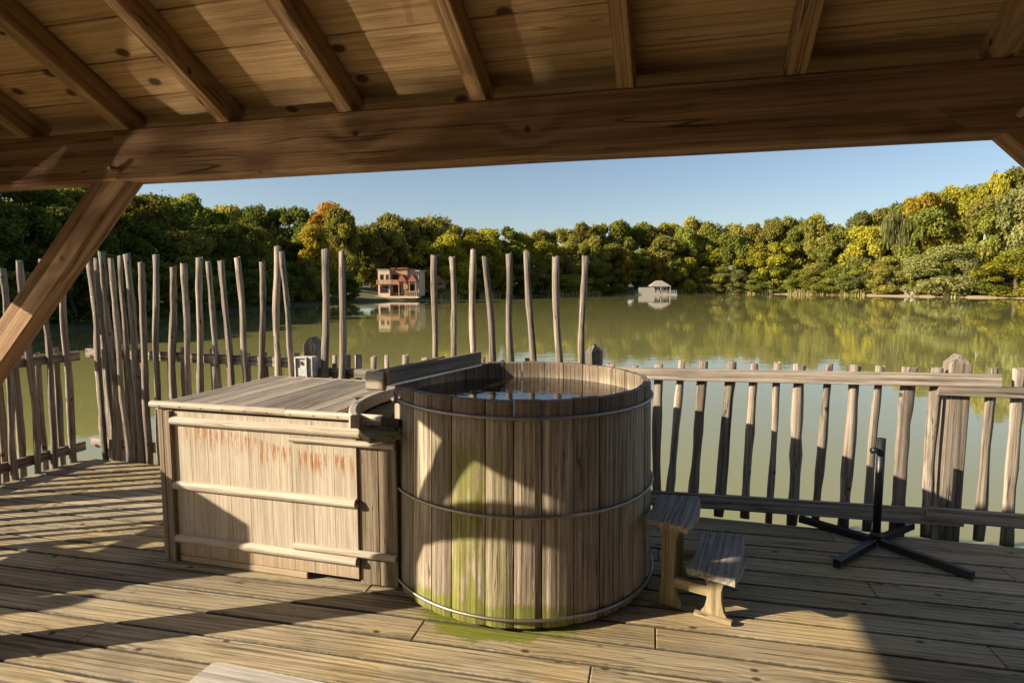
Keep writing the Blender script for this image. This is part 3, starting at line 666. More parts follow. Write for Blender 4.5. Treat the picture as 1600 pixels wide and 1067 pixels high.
# ---------------------------------------------------------------- trees
def leaf_mat(name, c1, c2, c3, transl=.45):
    t = NT(name); at = t.n('ShaderNodeAttribute'); at.attribute_name = 'tint'
    oi = t.n('ShaderNodeObjectInfo').outputs['Random']
    f = at.outputs['Fac']; c = t.ramp(f, [(0.0, c1), (.5, c2), (1.0, c3)])
    b = t.math('MULTIPLY_ADD', oi, .5, .75); c = t.mix(1.0, c, t.comb(b, b, t.math('MULTIPLY', b, .9)), 'MULTIPLY')
    d = t.n('ShaderNodeBsdfDiffuse'); t.put(d.inputs['Color'], c)
    tr = t.n('ShaderNodeBsdfTranslucent'); t.put(tr.inputs['Color'], t.mix(1.0, c, (1.25, 1.15, .6), 'MULTIPLY'))
    mx = t.n('ShaderNodeMixShader'); mx.inputs[0].default_value = transl
    t.t.links.new(d.outputs[0], mx.inputs[1]); t.t.links.new(tr.outputs[0], mx.inputs[2]); t.t.links.new(mx.outputs[0], t.out.inputs['Surface'])
    return t.mat
LEAF = {
    'green': leaf_mat('leaf_green', (0.083, 0.106, 0.022), (0.177, 0.200, 0.043), (0.307, 0.307, 0.070)),
    'olive': leaf_mat('leaf_olive', (0.102, 0.102, 0.026), (0.227, 0.215, 0.055), (0.362, 0.317, 0.082)),
    'yellow green': leaf_mat('leaf_yellow_green', (0.124, 0.134, 0.020), (0.300, 0.290, 0.037), (0.457, 0.394, 0.062)),
    'yellow': leaf_mat('leaf_yellow', (.13, .10, .018), (.30, .225, .035), (.42, .31, .05)),
    'orange brown': leaf_mat('leaf_orange', (0.121, 0.068, 0.018), (0.286, 0.151, 0.030), (0.482, 0.271, 0.045)),
    'grey green': leaf_mat('leaf_grey_green', (0.104, 0.113, 0.047), (0.208, 0.217, 0.085), (0.320, 0.311, 0.133)),
    'dark green': leaf_mat('leaf_dark_green', (0.057, 0.076, 0.022), (0.115, 0.140, 0.035), (0.216, 0.230, 0.057)),
}
BARK = plain('bark', (.10, .075, .05), .95, 0, .5, 6.0, .6); BIRCH = plain('birch_bark', (.55, .50, .43), .85, 0, .45, 9.0, .4)

def tube_np(pts, rad, n=5):
    V = []; F = []
    for i, p in enumerate(pts):
        for k in range(n):
            a = 6.2832 * k / n; V.append((p[0] + rad[i] * math.cos(a), p[1] + rad[i] * math.sin(a), p[2]))
    for i in range(len(pts) - 1):
        for k in range(n): F.append((i * n + k, i * n + (k + 1) % n, (i + 1) * n + (k + 1) % n, (i + 1) * n + k))
    return V, F
def crown_mesh(name, kind, seed, nleaf=6500):
    g = np.random.default_rng(seed)
    P = dict(oak=(.08, .56, .50, 44, .115), broad=(.04, .44, .50, 46, .112), tall=(.06, .50, .46, 44, .10), bush=(.0, .30, .50, 34, .135), birch=(.16, .58, .44, 30, .10), willow=(.14, .60, .46, 26, .11), sparse=(.30, .66, .50, 30, .085))[kind]
    z0, zw, rw, K, br = P
    # blob centres inside an uneven envelope
    C = []; Rr = []
    while len(C) < K:
        z = g.uniform(z0, 1.0); t = (z - z0) / (zw - z0) if z < zw else (1 - z) / (1 - zw)
        env = rw * math.sqrt(max(0.02, 1 - (1 - min(1, t)) ** 2)) * g.uniform(.72, 1.05)
        a = g.uniform(0, 6.2832); r = max(0.0, env - br * .8) * math.sqrt(g.uniform(.25, 1.0))
        C.append((r * math.cos(a), r * math.sin(a), min(z, 1 - br * .7))); Rr.append(br * g.uniform(.5, 1.35))
    C = np.array(C); Rr = np.array(Rr)
    # a light inner fill keeps the crown from being hollow
    w = Rr ** 2; idx = g.choice(K, nleaf, p=w / w.sum())
    d = g.normal(size=(nleaf, 3)); d /= np.linalg.norm(d, axis=1)[:, None]
    rad = Rr[idx] * g.uniform(.45, 1.08, nleaf) ** .6
    pos = C[idx] + d * rad[:, None] * np.array([1, 1, .72])
    pos += g.normal(size=(nleaf, 3)) * .016
    size = g.uniform(.6, 1.3, nleaf) * (.0205 if kind not in ('birch', 'sparse') else .018)
    nrm = d * .8 + g.normal(size=(nleaf, 3)) * .55 + np.array([0, 0, .25]); nrm /= np.linalg.norm(nrm, axis=1)[:, None]
    t1 = np.cross(nrm, g.normal(size=(nleaf, 3))); t1 /= np.linalg.norm(t1, axis=1)[:, None]; t2 = np.cross(nrm, t1)
    sz1 = size[:, None] * t1; sz2 = size[:, None] * t2 * .75
    if kind == 'willow':
        drop = g.uniform(0, .22, nleaf) ** 1.0; pos[:, 2] -= drop * (g.random(nleaf) < .6)
        sz1 = np.stack([np.zeros(nleaf), np.zeros(nleaf), -size * 2.2], 1); h = g.normal(size=(nleaf, 3)); h[:, 2] = 0; h /= np.linalg.norm(h, axis=1)[:, None]; sz2 = h * (size * .42)[:, None]
    pos[:, 2] = np.clip(pos[:, 2], .0, None)
    quad = np.stack([pos - sz1, pos + sz2 * .9 + sz1 * .1, pos + sz1, pos - sz2 + sz1 * .15], 1).reshape(-1, 3)
    me = bpy.data.meshes.new(name); me.vertices.add(nleaf * 4); me.vertices.foreach_set('co', quad.astype(np.float32).ravel())
    me.loops.add(nleaf * 4); me.loops.foreach_set('vertex_index', np.arange(nleaf * 4, dtype=np.int32))
    me.polygons.add(nleaf); me.polygons.foreach_set('loop_start', np.arange(0, nleaf * 4, 4, dtype=np.int32)); me.polygons.foreach_set('loop_total', np.full(nleaf, 4, dtype=np.int32))
    me.update(calc_edges=True)
    tint = np.clip(g.uniform(.1, .9, K)[idx] * .55 + g.random(nleaf) * .5 + (g.random(nleaf) < .05) * .3, 0, 1)
    at = me.attributes.new('tint', 'FLOAT', 'FACE'); at.data.foreach_set('value', tint.astype(np.float32))
    me.materials.append(LEAF['green'])
    # trunk and limbs
    parts = []
    lean = g.normal(size=2) * .03; r0 = .028 if kind not in ('birch', 'willow') else .018
    zs = np.linspace(0, .85, 8); tr = [(lean[0] * z * 2 + .012 * math.sin(7 * z + seed), lean[1] * z * 2 + .012 * math.cos(6 * z + seed), z) for z in zs]
    parts.append(tube_np(tr, [r0 * (1 - .8 * z) + (.012 if z == 0 else 0) for z in zs], 7))
    for k in g.permutation(K)[:14]:
        zb = max(.12, C[k][2] * g.uniform(.45, .75)); b = np.array([lean[0] * zb * 2, lean[1] * zb * 2, zb]); e = C[k]; mid = (b + e) / 2 + np.array([0, 0, -.03])
        parts.append(tube_np([b, mid, e], [r0 * .42, r0 * .28, r0 * .1], 5))
    V, F = join(parts); tm = mesh(name + '_trunk', V, F, True); tm.materials.append(BIRCH if kind in ('birch', 'willow') else BARK)
    return me, tm
PROTO = {}
for kind, cnt in (('oak', 4), ('broad', 4), ('tall', 3), ('bush', 4), ('birch', 2), ('willow', 1), ('sparse', 2)):
    PROTO[kind] = [crown_mesh('crown', kind, 100 + 17 * i + len(kind) * 7, dict(bush=11000, birch=7500, sparse=4500, willow=11000).get(kind, 15000)) for i in range(cnt)]
ntree = 0
def tree(x, y, z, h, w, kind, leaf, name, label, group):
    global ntree
    me, tm = PROTO[kind][rnd.randrange(len(PROTO[kind]))]; ntree += 1
    t = thing(name, (x, y, z - .1), label, 'bush' if kind == 'bush' else 'tree', group)
    ww = w * rnd.uniform(1.25, 1.5); m = Matrix.Translation((x, y, z - .1)) @ Matrix.Rotation(rnd.uniform(0, 6.28), 4, 'Z') @ Matrix.Diagonal((ww, ww * rnd.uniform(.9, 1.1), h, 1))
    c = obj('crown', me, None, t, m); c.material_slots[0].link = 'OBJECT'; c.material_slots[0].material = LEAF[leaf]
    if kind != 'bush' : obj('trunk', tm, None, t, m)
    else: obj('stem', tm, None, t, m)
    return t
TREES = [
 (-34.7,104.4,0.77,13.0,5.3,'broad','back'),(-32.3,108.1,0.5,14.5,6.4,'oak','back'),(-31.3,115.1,0.64,14.4,6.9,'tall','back'),
 (-29.7,121.3,0.95,11.7,7.4,'oak','back'),(-26.4,121.2,0.63,12.5,7.3,'tall','back'),(-23.6,124.4,0.54,12.7,6.9,'tall','back'),
 (-20.8,133.7,0.91,13.4,7.2,'oak','back'),(-17.8,139.2,0.95,13.0,8.3,'oak','back'),(-14.3,148.3,1.19,14.1,8.4,'broad','back'),
 (-10.1,149.6,0.65,14.2,9.1,'oak','back'),(-5.7,157.4,0.68,14.4,10.8,'broad','back'),(-1.4,161.5,0.72,15.2,10.9,'tall','back'),
 (3.6,167.7,0.91,13.9,11.1,'oak','back'),(8.8,172.2,0.91,15.0,10.1,'broad','back'),(15.2,178.4,0.98,16.4,9.1,'broad','back'),
 (21.4,180.5,0.76,17.8,11.3,'tall','back'),(26.8,184.4,0.94,18.1,10.9,'tall','back'),(31.9,183.9,0.65,18.9,10.5,'broad','back'),
 (39.2,188.1,0.77,18.7,10.4,'oak','back'),(44.8,189.6,0.67,19.0,11.0,'tall','back'),(50.9,191.3,0.57,18.8,10.2,'tall','back'),
 (58.7,199.2,1.11,21.4,10.6,'oak','back'),(63.6,196.4,0.75,19.8,11.9,'oak','back'),(71.0,197.7,1.15,18.9,13.4,'oak','back'),
 (75.2,191.7,0.77,18.4,11.3,'tall','back'),(79.5,188.3,0.62,20.1,10.0,'oak','back'),(85.4,188.9,0.9,20.8,11.3,'oak','back'),
 (88.5,181.6,0.62,21.2,10.4,'oak','back'),(92.4,177.8,0.83,17.4,11.1,'broad','back'),(95.0,170.6,0.7,19.5,10.8,'tall','back'),
 (99.8,167.1,1.0,20.2,12.0,'broad','back'),(101.9,161.4,0.88,21.8,9.8,'broad','back'),(104.1,155.5,0.66,22.3,10.6,'oak','back'),
 (109.3,155.5,1.07,24.0,10.5,'oak','back'),(112.3,152.4,1.1,23.9,11.7,'oak','back'),(111.3,144.2,0.47,25.6,8.7,'tall','back'),
 (116.9,144.9,0.93,27.5,9.8,'broad','back'),(118.4,139.7,0.74,26.8,9.1,'broad','back'),(120.7,136.8,0.84,28.1,11.2,'oak','back'),
 (123.4,134.0,0.97,27.9,10.5,'oak','back'),(-31.9,99.0,0.0,10.8,6.3,'broad','middle'),(-30.1,105.5,-0.06,9.2,5.8,'broad','middle'),
 (-26.7,107.7,-0.41,10.4,5.6,'broad','middle'),(-16.8,126.8,-0.21,10.2,8.4,'broad','middle'),(-12.6,132.4,-0.44,9.3,8.9,'oak','middle'),
 (-8.2,143.5,-0.23,12.9,9.3,'broad','middle'),(-3.7,150.1,-0.2,9.9,9.5,'tall','middle'),(1.5,153.1,-0.38,10.7,10.1,'tall','middle'),
 (8.4,162.7,-0.04,12.3,9.5,'broad','middle'),(14.7,164.9,-0.44,12.7,9.4,'broad','middle'),(21.8,170.0,-0.38,14.5,8.7,'oak','middle'),
 (29.0,175.0,-0.19,12.7,10.4,'oak','middle'),(36.8,177.0,-0.35,11.4,8.8,'oak','middle'),(44.9,183.2,-0.07,15.6,12.1,'broad','middle'),
 (52.1,185.8,-0.15,17.7,9.8,'tall','middle'),(59.6,187.8,-0.21,15.1,12.5,'tall','middle'),(66.0,183.5,-0.35,16.3,10.5,'broad','middle'),
 (71.0,180.7,-0.41,13.6,9.6,'oak','middle'),(76.3,178.7,-0.39,13.5,11.3,'tall','middle'),(83.1,180.4,0.03,17.0,9.5,'oak','middle'),
 (86.8,174.8,0.04,14.5,11.3,'broad','middle'),(88.8,165.5,-0.25,16.4,11.5,'tall','middle'),(91.1,157.2,-0.44,16.2,11.4,'broad','middle'),
 (95.9,152.6,-0.19,14.9,10.1,'oak','middle'),(98.5,147.3,-0.34,19.4,11.7,'oak','middle'),(103.4,145.4,-0.06,15.0,9.6,'broad','middle'),
 (106.9,140.4,-0.11,20.6,11.4,'broad','middle'),(109.7,136.7,-0.16,22.4,10.3,'oak','middle'),(111.2,131.5,-0.36,22.5,10.5,'tall','middle'),
 (115.4,128.7,-0.05,21.3,7.9,'broad','middle'),(-29.8,89.6,-0.79,5.8,3.8,'bush','front'),(-28.6,95.1,-0.83,6.3,3.8,'bush','front'),
 (-27.1,101.1,-0.87,3.9,4.0,'bush','front'),(-25.2,104.4,-0.82,3.3,4.4,'bush','front'),(-15.1,122.6,-0.84,3.0,4.6,'bush','front'),
 (-11.5,129.8,-0.85,5.3,5.8,'bush','front'),(-7.2,140.3,-0.7,3.7,6.2,'bush','front'),(-2.9,144.8,-0.8,6.4,6.6,'bush','front'),
 (2.1,149.4,-0.81,7.0,7.5,'bush','front'),(7.5,154.7,-0.8,6.0,6.6,'bush','front'),(12.0,158.2,-0.88,4.3,7.8,'bush','front'),
 (17.1,163.1,-0.88,4.7,8.3,'bush','front'),(23.5,166.5,-0.83,7.1,6.9,'bush','front'),(28.8,168.8,-0.86,6.3,7.5,'bush','front'),
 (50.8,179.5,-0.82,9.6,7.7,'bush','front'),(56.5,182.5,-0.78,6.6,8.3,'bush','front'),(60.8,179.8,-0.9,7.1,7.5,'bush','front'),
 (65.1,178.1,-0.89,6.4,6.7,'bush','front'),(70.1,177.4,-0.75,5.3,8.1,'bush','front'),(75.5,175.5,-0.72,7.6,9.0,'bush','front'),
 (80.3,174.1,-0.65,6.2,6.9,'bush','front'),(82.5,166.7,-0.89,7.8,8.4,'bush','front'),(86.2,162.2,-0.72,7.1,10.3,'bush','front'),
 (88.6,156.2,-0.77,7.1,10.0,'bush','front'),(91.7,150.0,-0.75,8.9,9.8,'bush','front'),(94.6,144.4,-0.84,8.9,6.9,'bush','front'),
 (97.2,140.8,-0.87,7.6,9.0,'bush','front'),(101.0,138.0,-0.74,9.3,8.4,'bush','front'),(104.1,134.9,-0.7,5.8,8.4,'bush','front'),
 (106.8,131.5,-0.74,9.7,6.4,'bush','front'),(108.3,126.4,-0.88,8.2,6.7,'bush','front'),(111.1,123.5,-0.72,7.7,8.2,'bush','front'),
 (-46.5,22,0.6,6.2,7.2,'tall','back'),(-45.5,26.6,0.5,7.1,6.9,'tall','back'),(-45.0,31.5,0.45,8.4,6.8,'tall','back'),
 (-46.1,36.7,0.56,10.0,8.2,'oak','back'),(-46.8,42.2,0.63,10.9,7.7,'broad','back'),(-44.0,47.8,0.35,10.8,8.9,'broad','back'),
 (-47.9,53.7,0.74,11.2,8.9,'tall','back'),(-46.9,58.9,0.64,11.1,6.7,'oak','back'),(-45.0,63.6,0.45,11.3,6.8,'broad','back'),
 (-46.0,69.3,0.55,12.3,7.4,'tall','back'),(-44.5,74.5,0.4,11.9,6.5,'oak','back'),(-46.2,79.8,0.57,12.1,7.5,'oak','back'),
 (-47.5,84.8,0.7,12.5,8.4,'broad','back'),(-47.5,90.6,0.7,13.4,6.5,'tall','back'),(-47.0,96.2,0.65,12.7,9.0,'broad','back'),
 (-46.6,101.6,0.61,13.4,8.6,'broad','back'),(-47.8,106.5,0.73,14.0,8.8,'tall','back'),(-46.9,111.4,0.64,14.1,8.4,'oak','back'),
 (-38.2,20,-0.23,4.2,6.8,'oak','middle'),(-37.8,26.0,-0.27,5.5,6.1,'oak','middle'),(-38.1,31.9,-0.24,7.7,7.7,'oak','middle'),
 (-36.8,37.3,-0.37,7.7,6.9,'oak','middle'),(-38.6,42.6,-0.19,8.3,6.5,'oak','middle'),(-38.6,48.3,-0.19,8.1,6.2,'broad','middle'),
 (-39.3,54.0,-0.12,8.2,7.1,'broad','middle'),(-38.5,59.5,-0.2,9.0,6.3,'broad','middle'),(-39.2,64.5,-0.13,8.1,6.6,'oak','middle'),
 (-37.1,69.9,-0.34,7.8,7.5,'oak','middle'),(-38.3,75.2,-0.22,8.9,6.5,'broad','middle'),(-38.0,81.1,-0.25,9.3,6.3,'broad','middle'),
 (-37.6,86.6,-0.29,10.4,6.2,'oak','middle'),(-38.3,92.6,-0.22,10.2,7.9,'broad','middle'),(-36.9,98.6,-0.36,9.1,6.9,'oak','middle'),
 (-31.0,18,-0.95,3.5,5.5,'bush','front'),(-30.8,21.9,-0.97,3.9,5.6,'bush','front'),(-31.6,26.4,-0.89,4.1,4.9,'bush','front'),
 (-30.7,30.4,-0.98,3.1,6.2,'bush','front'),(-30.9,35.2,-0.96,4.6,4.7,'bush','front'),(-32.3,40.0,-0.82,3.2,5.6,'bush','front'),
 (-31.2,43.9,-0.93,5.0,5.8,'bush','front'),(-31.6,48.4,-0.89,4.7,4.7,'bush','front'),(-30.8,52.7,-0.97,3.5,5.0,'bush','front'),
 (-32.3,57.6,-0.82,4.4,6.5,'bush','front'),(-31.8,61.7,-0.87,5.1,5.0,'bush','front'),(-31.4,66.3,-0.91,3.4,5.3,'bush','front'),
 (-32.2,71.0,-0.83,3.9,6.3,'bush','front'),(-32.2,75.7,-0.83,4.1,5.3,'bush','front'),(-31.5,80.0,-0.9,5.5,5.9,'bush','front'),
 (-31.7,84.3,-0.88,4.0,5.1,'bush','front'),(-32.2,89.3,-0.83,5.5,4.9,'bush','front'),(-32.0,94.2,-0.85,5.7,5.0,'bush','front'),
]

ORD = ['first', 'second', 'third', 'fourth', 'fifth', 'sixth', 'seventh', 'eighth', 'ninth', 'tenth', 'eleventh', 'twelfth', 'thirteenth', 'fourteenth', 'fifteenth', 'sixteenth', 'seventeenth', 'eighteenth', 'nineteenth', 'twentieth']
ORD += ['twenty-' + o for o in ORD[:9]] + ['thirtieth'] + ['thirty-' + o for o in ORD[:9]]
def bank_of(x, y): return 'left bank' if x < -27 else ('far bank' if x < 62 else 'right bank')
rows = {}
TREES = [(x * 1.45, y * 1.45, z, h * 1.42, w * 1.3, k, r) if (x < -40 and y > 99) else (x, y, z, h, w, k, r) for x, y, z, h, w, k, r in TREES if not (-35 < x < -25 and 103 < y < 113)]
TREES += [(-25.5, 131, .4, 15.5, 9, 'oak', 'back'), (-20.0, 134, .4, 15.5, 9, 'broad', 'back'), (-15.5, 136, .4, 15.8, 9, 'oak', 'back'), (-56.9, 140, .6, 18.0, 9, 'oak', 'back'), (-52.3, 141, .6, 17.6, 9, 'broad', 'back'), (-47.6, 139, .6, 17.8, 9, 'tall', 'back'), (-43.0, 140, .6, 17.6, 9, 'oak', 'back')]
for tr in TREES: rows.setdefault((bank_of(tr[0], tr[1]), tr[6]), []).append(tr)
for (bank, row), L in rows.items():
    L.sort(key=lambda q: q[0] / q[1])
    for i, (x, y, z, h, w, kind, _) in enumerate(L):
        if bank == 'left bank': leaf = rnd.choice(['dark green', 'dark green', 'green', 'dark green', 'olive'])
        elif bank == 'far bank': leaf = rnd.choice(['olive', 'yellow green', 'green', 'yellow green', 'olive', 'yellow green'])
        else: leaf = rnd.choice(['green', 'olive', 'yellow green', 'olive', 'green', 'grey green', 'olive'])
        if row == 'back' and leaf == 'yellow green' and rnd.random() < .5: leaf = 'olive'
        what = {'oak': 'round tree', 'broad': 'broad tree', 'tall': 'tall tree', 'bush': 'bush'}[kind]
        place = {'back': 'in the ' + bank + ' back row', 'middle': 'in the ' + bank + ' middle row', 'front': 'along the ' + bank + ' waterline'}[row]
        tree(x, y, z, h, w, kind, leaf, {'oak': 'oak_tree', 'broad': 'broadleaf_tree', 'tall': 'tall_tree', 'bush': 'shore_bush'}[kind], f'{leaf} {what}, {ORD[i]} from left {place}', f'{row} row of the {bank} wood')
for a in [(-13.2, 129.8, -0.55, 12.2, 8.4, 'broad', 'yellow green', 'broadleaf_tree', 'yellow green tree on the far bank between the cream house and the yellow tree'),
          (-7.6, 140.1, -0.65, 11.5, 9.6, 'broad', 'yellow', 'broadleaf_tree', 'bright yellow autumn tree at the water edge, right of the cream house'),
          (31.2, 171.8, -0.65, 11.1, 5.4, 'tall', 'yellow', 'tall_tree', 'narrow yellow tree on the far bank just left of the floating cabin'),
          (40.4, 176.3, -0.75, 9.6, 6.2, 'bush', 'yellow', 'shore_bush', 'golden bush rising directly behind the floating cabin'),
          (99.8, 150.0, -0.05, 22.9, 10.9, 'broad', 'yellow', 'broadleaf_tree', 'tall golden tree high on the right bank beside the drooping willow'),
          (93.2, 150.8, -0.55, 19.0, 9.7, 'willow', 'grey green', 'weeping_birch', 'pale weeping birch with drooping branches on the right bank'),
          (94.1, 144.9, -0.85, 8.8, 4.5, 'birch', 'yellow green', 'birch_tree', 'small white-stemmed birch near the garden chairs on the right bank'),
          (98.4, 138.8, -0.9, 10.7, 12.1, 'bush', 'grey green', 'shore_bush', 'large grey green rounded bush at the water on the right bank'),
          (105.9, 130.1, -0.9, 8.4, 12.2, 'bush', 'yellow green', 'shore_bush', 'wide yellow green bush at the right edge of the lake'),
          (-36.5, 125.4, 0.25, 17.6, 9.8, 'oak', 'orange brown', 'oak_tree', 'tall orange brown autumn tree above the cream house'),
          (-30.6, 95.4, -0.25, 10.6, 6.4, 'broad', 'yellow', 'broadleaf_tree', 'yellow tree below the orange brown tree on the left bank'),
          (44.8, 178.1, -0.65, 11.4, 5.6, 'birch', 'olive', 'birch_tree', 'white-stemmed birch on the far bank right of the floating cabin'),
          (-49.3, 84.4, 0.85, 12.4, 6.4, 'sparse', 'green', 'sparse_tree', 'thin-crowned tree with open branches on the left bank skyline'),
          (104.7, 137.9, -0.45, 17.9, 8.6, 'birch', 'green', 'birch_tree', 'tall white-stemmed birch on the right bank'),
          (87.8, 156.4, -0.85, 10.1, 8.1, 'bush', 'grey green', 'shore_bush', 'silvery grey green bush left of the weeping birch'),
          (-28.4, 101.0, -.8, 6.5, 3.4, 'birch', 'grey green', 'birch_tree', 'slender pale birch left of the cream house')]:
    tree(*a[:7], a[7], a[8], None)

# ---------------------------------------------------------------- reeds and grass at the far water's edge
def reeds():
    V = []; F = []; g = random.Random(3)
    n = len(shore)
    for i, p in enumerate(shore):
        q = shore[(i + 1) % n]
        px = 800 + 960 * p.x / max(1, p.y)
        if p.y < 40 or not (840 < px < 1330 or 680 < px < 760 or 1450 < px < 1480): continue
        L = (q - p).length; m = int(L * 26)
        for k in range(m):
            t = g.random(); c = p.lerp(q, t) + Vector((g.uniform(-.3, .5), g.uniform(-.2, 1.2)))
            if math.sin(c.x * .9) + math.sin(c.x * .37 + 2) < -.9: continue
            h = g.uniform(.6, 1.6); w = g.uniform(.06, .14); lx, ly = g.uniform(-.25, .25), g.uniform(-.25, .25); a = g.uniform(0, 3.14); dx, dy = w * math.cos(a), w * math.sin(a)
            b = len(V); V += [(c.x - dx, c.y - dy, -1.55), (c.x + dx, c.y + dy, -1.55), (c.x + lx + dx * .3, c.y + ly + dy * .3, -1.5 + h), (c.x + lx - dx * .3, c.y + ly - dy * .3, -1.5 + h)]; F.append((b, b + 1, b + 2, b + 3))
    return V, F
V, F = reeds(); rm_ = NT('reed'); _g = rm_.n('ShaderNodeNewGeometry'); _n = rm_.noise(_g.outputs['Position'], .8, 3.0)
rm_.bsdf(rm_.mix(rm_.step(_n, .35, .65), (.34, .25, .10), (.19, .18, .05)), .9)
rd = obj('reeds', mesh('reeds', V, F), rm_.mat); tag(rd, 'tan and green reeds fringing the far bank', 'reeds', None, 'stuff')

# ---------------------------------------------------------------- houses on the far shore
CREAM = plain('cream_plaster', (.52, .40, .28), .9, 0, .15, 2.0); TIMBER = plain('larch_cladding', (.36, .21, .11), .85, 0, .25, 3.0); TILE = plain('red_tiles', (.27, .10, .06), .85, 0, .35, 4.0)
GLASS = plain('dark_window_glass', (.03, .03, .03), .1, 0, .1, 2.0); THATCH = plain('grey_shingle', (.30, .26, .22), .95, 0, .4, 5.0); GREYW = plain('silver_boards', (.42, .38, .33), .9, 0, .3, 4.0)
HX, HY, HZ = -22.4, 113.0, -.75
HM = Matrix.Translation((HX, HY, HZ)) @ Matrix.Rotation(R(-7), 4, 'Z')
hs = thing('lake_house', (HX, HY, HZ), 'cream and timber two-storey house on the far left shore', 'house')
def hb(name, x0, x1, y0, y1, z0, z1, mat, par):
    V, F = box_vf(x0, x1, y0, y1, z0, z1); return obj(name, mesh(name, V, F), mat, par, HM)
def gable(name, x0, x1, y0, y1, z0, zr, mat, par, o=(0, 0, 0)):
    xm = (x0 + x1) / 2; V = [(x0, y0, z0), (x1, y0, z0), (xm, y0, zr), (x0, y1, z0), (x1, y1, z0), (xm, y1, zr)]
    return obj(name, mesh(name, V, [(0, 1, 2), (5, 4, 3), (0, 2, 5, 3), (2, 1, 4, 5), (1, 0, 3, 4)]), mat, par, HM if o is None else Matrix.Translation(o))
hb('wing', -2.2, 0, 0, 5, 0, 4.75, CREAM, hs); hb('wing', 0.005, 3.1, .9, 6, 0, 4.95, TIMBER, hs); hb('wing', 3.105, 5.0, 1.6, 6, 0, 4.55, CREAM, hs)
hb('roof_slab', -.05, 3.2, .6, 6.2, 4.955, 5.15, TILE, hs); hb('roof_slab', -2.3, -.06, -.15, 5, 4.76, 4.86, CREAM, hs); hb('roof_slab', 3.21, 5.3, 1.3, 6.1, 4.56, 4.7, CREAM, hs)
for x0, x1, z0, z1, yy in ((-1.85, -1.1, 2.9, 3.95, 0), (-.75, -.2, 2.9, 3.95, 0), (-1.9, -.25, .5, 1.9, 0), (.2, 1.5, 2.9, 4.0, .9), (.3, 1.9, .5, 2.0, .9), (3.4, 4.2, .6, 2.1, 1.6)):
    wf = hb('window', x0, x1, yy - .03, yy + .02, z0, z1, TIMBER, hs); hb('pane', x0 + .08, x1 - .08, yy - .045, yy - .031, z0 + .08, z1 - .08, GLASS, wf)
hb('balcony', -2.25, 2.0, -.9, -.005, 2.15, 2.3, TIMBER, hs)
for k in range(14): hb('balcony_slat', -2.2 + k * .31, -1.98 + k * .31, -.9, -.86, 2.305, 2.95, TIMBER, hs)
for x0 in (2.05, 4.0):
    gable('porch_roof', x0 - .25, x0 + 1.45, -1.2, .89, 2.65, 3.9, TILE, hs, None)
    for dx in (0, 1.2): hb('porch_post', x0 + dx - .07, x0 + dx + .07, -1.1, -.96, 0, 2.645, TIMBER, hs)
for k in range(6): hb('terrace_rail', 3.6 + k * .35, 3.66 + k * .35, -1.3, -1.24, .0, .8, CREAM, hs)
hb('terrace_rail', 3.5, 5.6, -1.36, -1.18, .805, .9, CREAM, hs); hb('terrace', -2.4, 5.8, -1.6, -.02, -.35, -.01, CREAM, hs)
gh = thing('garden_hut', (-14.6, 121.5, -.6), 'small orange timber hut half hidden behind the stakes, right of the cream house', 'hut')
V, F = box_vf(-1.3, 1.3, 0, 2.4, 0, 2.2); obj('wall', mesh('wall', V, F), TIMBER, gh, Matrix.Translation((-14.6, 121.5, -.6)))
gable('roof', -1.6, 1.6, -.3, 2.7, 2.2, 3.7, TILE, gh, (-14.6, 121.5, -.6))

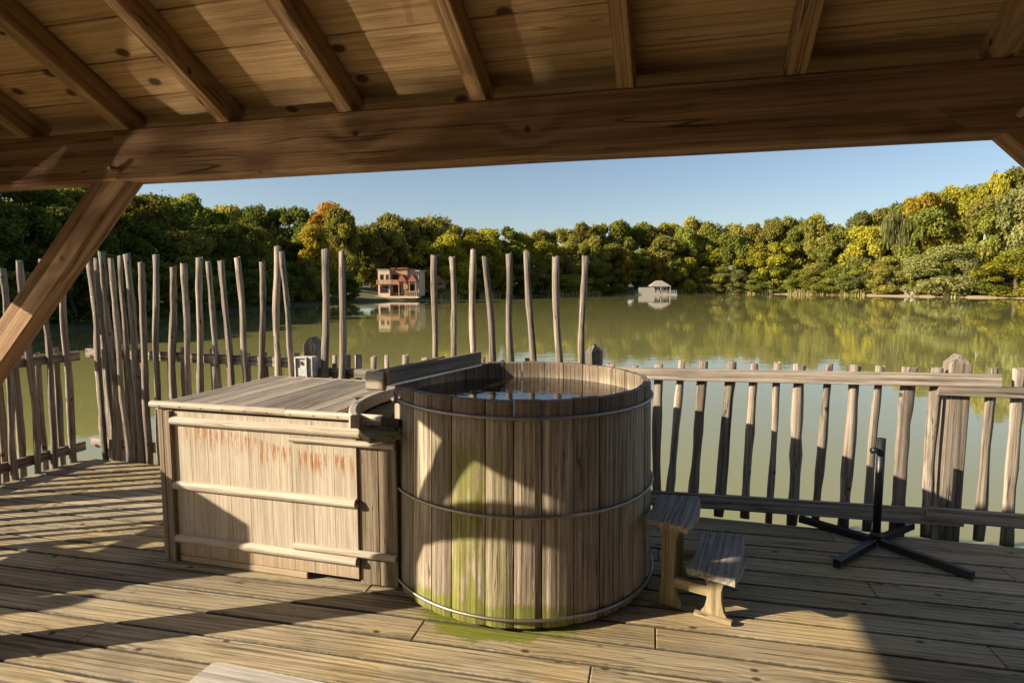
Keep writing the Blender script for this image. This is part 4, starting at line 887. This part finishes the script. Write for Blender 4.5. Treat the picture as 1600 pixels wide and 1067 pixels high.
FX, FY, FZ = 38.2, 166.0, -1.5
fc = thing('floating_cabin', (FX, FY, FZ), 'small grey floating cabin with a hipped shingle roof on the lake', 'cabin')
def fbx(name, x0, x1, y0, y1, z0, z1, mat, par=None):
    V, F = box_vf(x0, x1, y0, y1, z0, z1); return obj(name, mesh(name, V, F), mat, par or fc, Matrix.Translation((FX, FY, FZ)))
fbx('raft', -4.7, 5.6, -2.6, 3, -.1, .32, GREYW)
for k in range(16): fbx('screen_board', -4.65 + k * .26, -4.41 + k * .26, -2.5, -2.45, .325, 1.95 + .05 * math.sin(k * 2.3), GREYW)
fbx('wall', -.5, 3.2, -1.2, 2.2, .325, 2.25, GREYW)
for x0, x1 in ((-.1, .5), (1.0, 1.9), (2.3, 3.0)):
    wf = fbx('window', x0, x1, -1.24, -1.205, .6, 2.0, GREYW); fbx('pane', x0 + .08, x1 - .08, -1.26, -1.245, .68, 1.92, GLASS, wf)
V = [(-1.4, -2.1, 2.2), (4.2, -2.1, 2.2), (4.2, 2.8, 2.2), (-1.4, 2.8, 2.2), (.6, .3, 3.75), (2.2, .3, 3.75)]
obj('roof', mesh('roof', V, [(3, 2, 1, 0), (0, 1, 5, 4), (1, 2, 5), (2, 3, 4, 5), (3, 0, 4)]), THATCH, fc, Matrix.Translation((FX, FY, FZ)))
for x0 in (-1.1, 1.4, 3.9): fbx('porch_post', x0 - .08, x0 + .08, -2.0, -1.85, .325, 2.19, GREYW)
for k in range(14): fbx('railing_post', -.4 + k * .44, -.3 + k * .44, -2.5, -2.42, .325, 1.1, GREYW)
fbx('handrail', -.45, 5.5, -2.52, -2.40, 1.105, 1.18, GREYW)

# two white garden chairs on the right bank
for k, (x, y) in enumerate(((90.9, 142.0), (91.9, 141.4))):
    gc = thing('garden_chair', (x, y, -1.0), 'white garden chair on the right bank, the ' + ('left' if k == 0 else 'right') + ' of the pair', 'chair', 'pair of white garden chairs')
    mm = Matrix.Translation((x, y, -1.0)) @ Matrix.Rotation(R(35), 4, 'Z') @ Matrix.Scale(.8, 4)
    for nm, b in (('seat', (-.3, .3, -.3, .3, .38, .43)), ('backrest', (-.3, .3, .28, .34, .43, 1.05)), ('leg', (-.3, -.24, -.3, -.24, -.1, .38)), ('leg', (.24, .3, -.3, -.24, -.1, .38)), ('leg', (-.3, -.24, .24, .3, -.1, .38)), ('leg', (.24, .3, .24, .3, -.1, .38))):
        V, F = box_vf(*b); obj(nm, mesh(nm, V, F), M['white'], gc, mm)
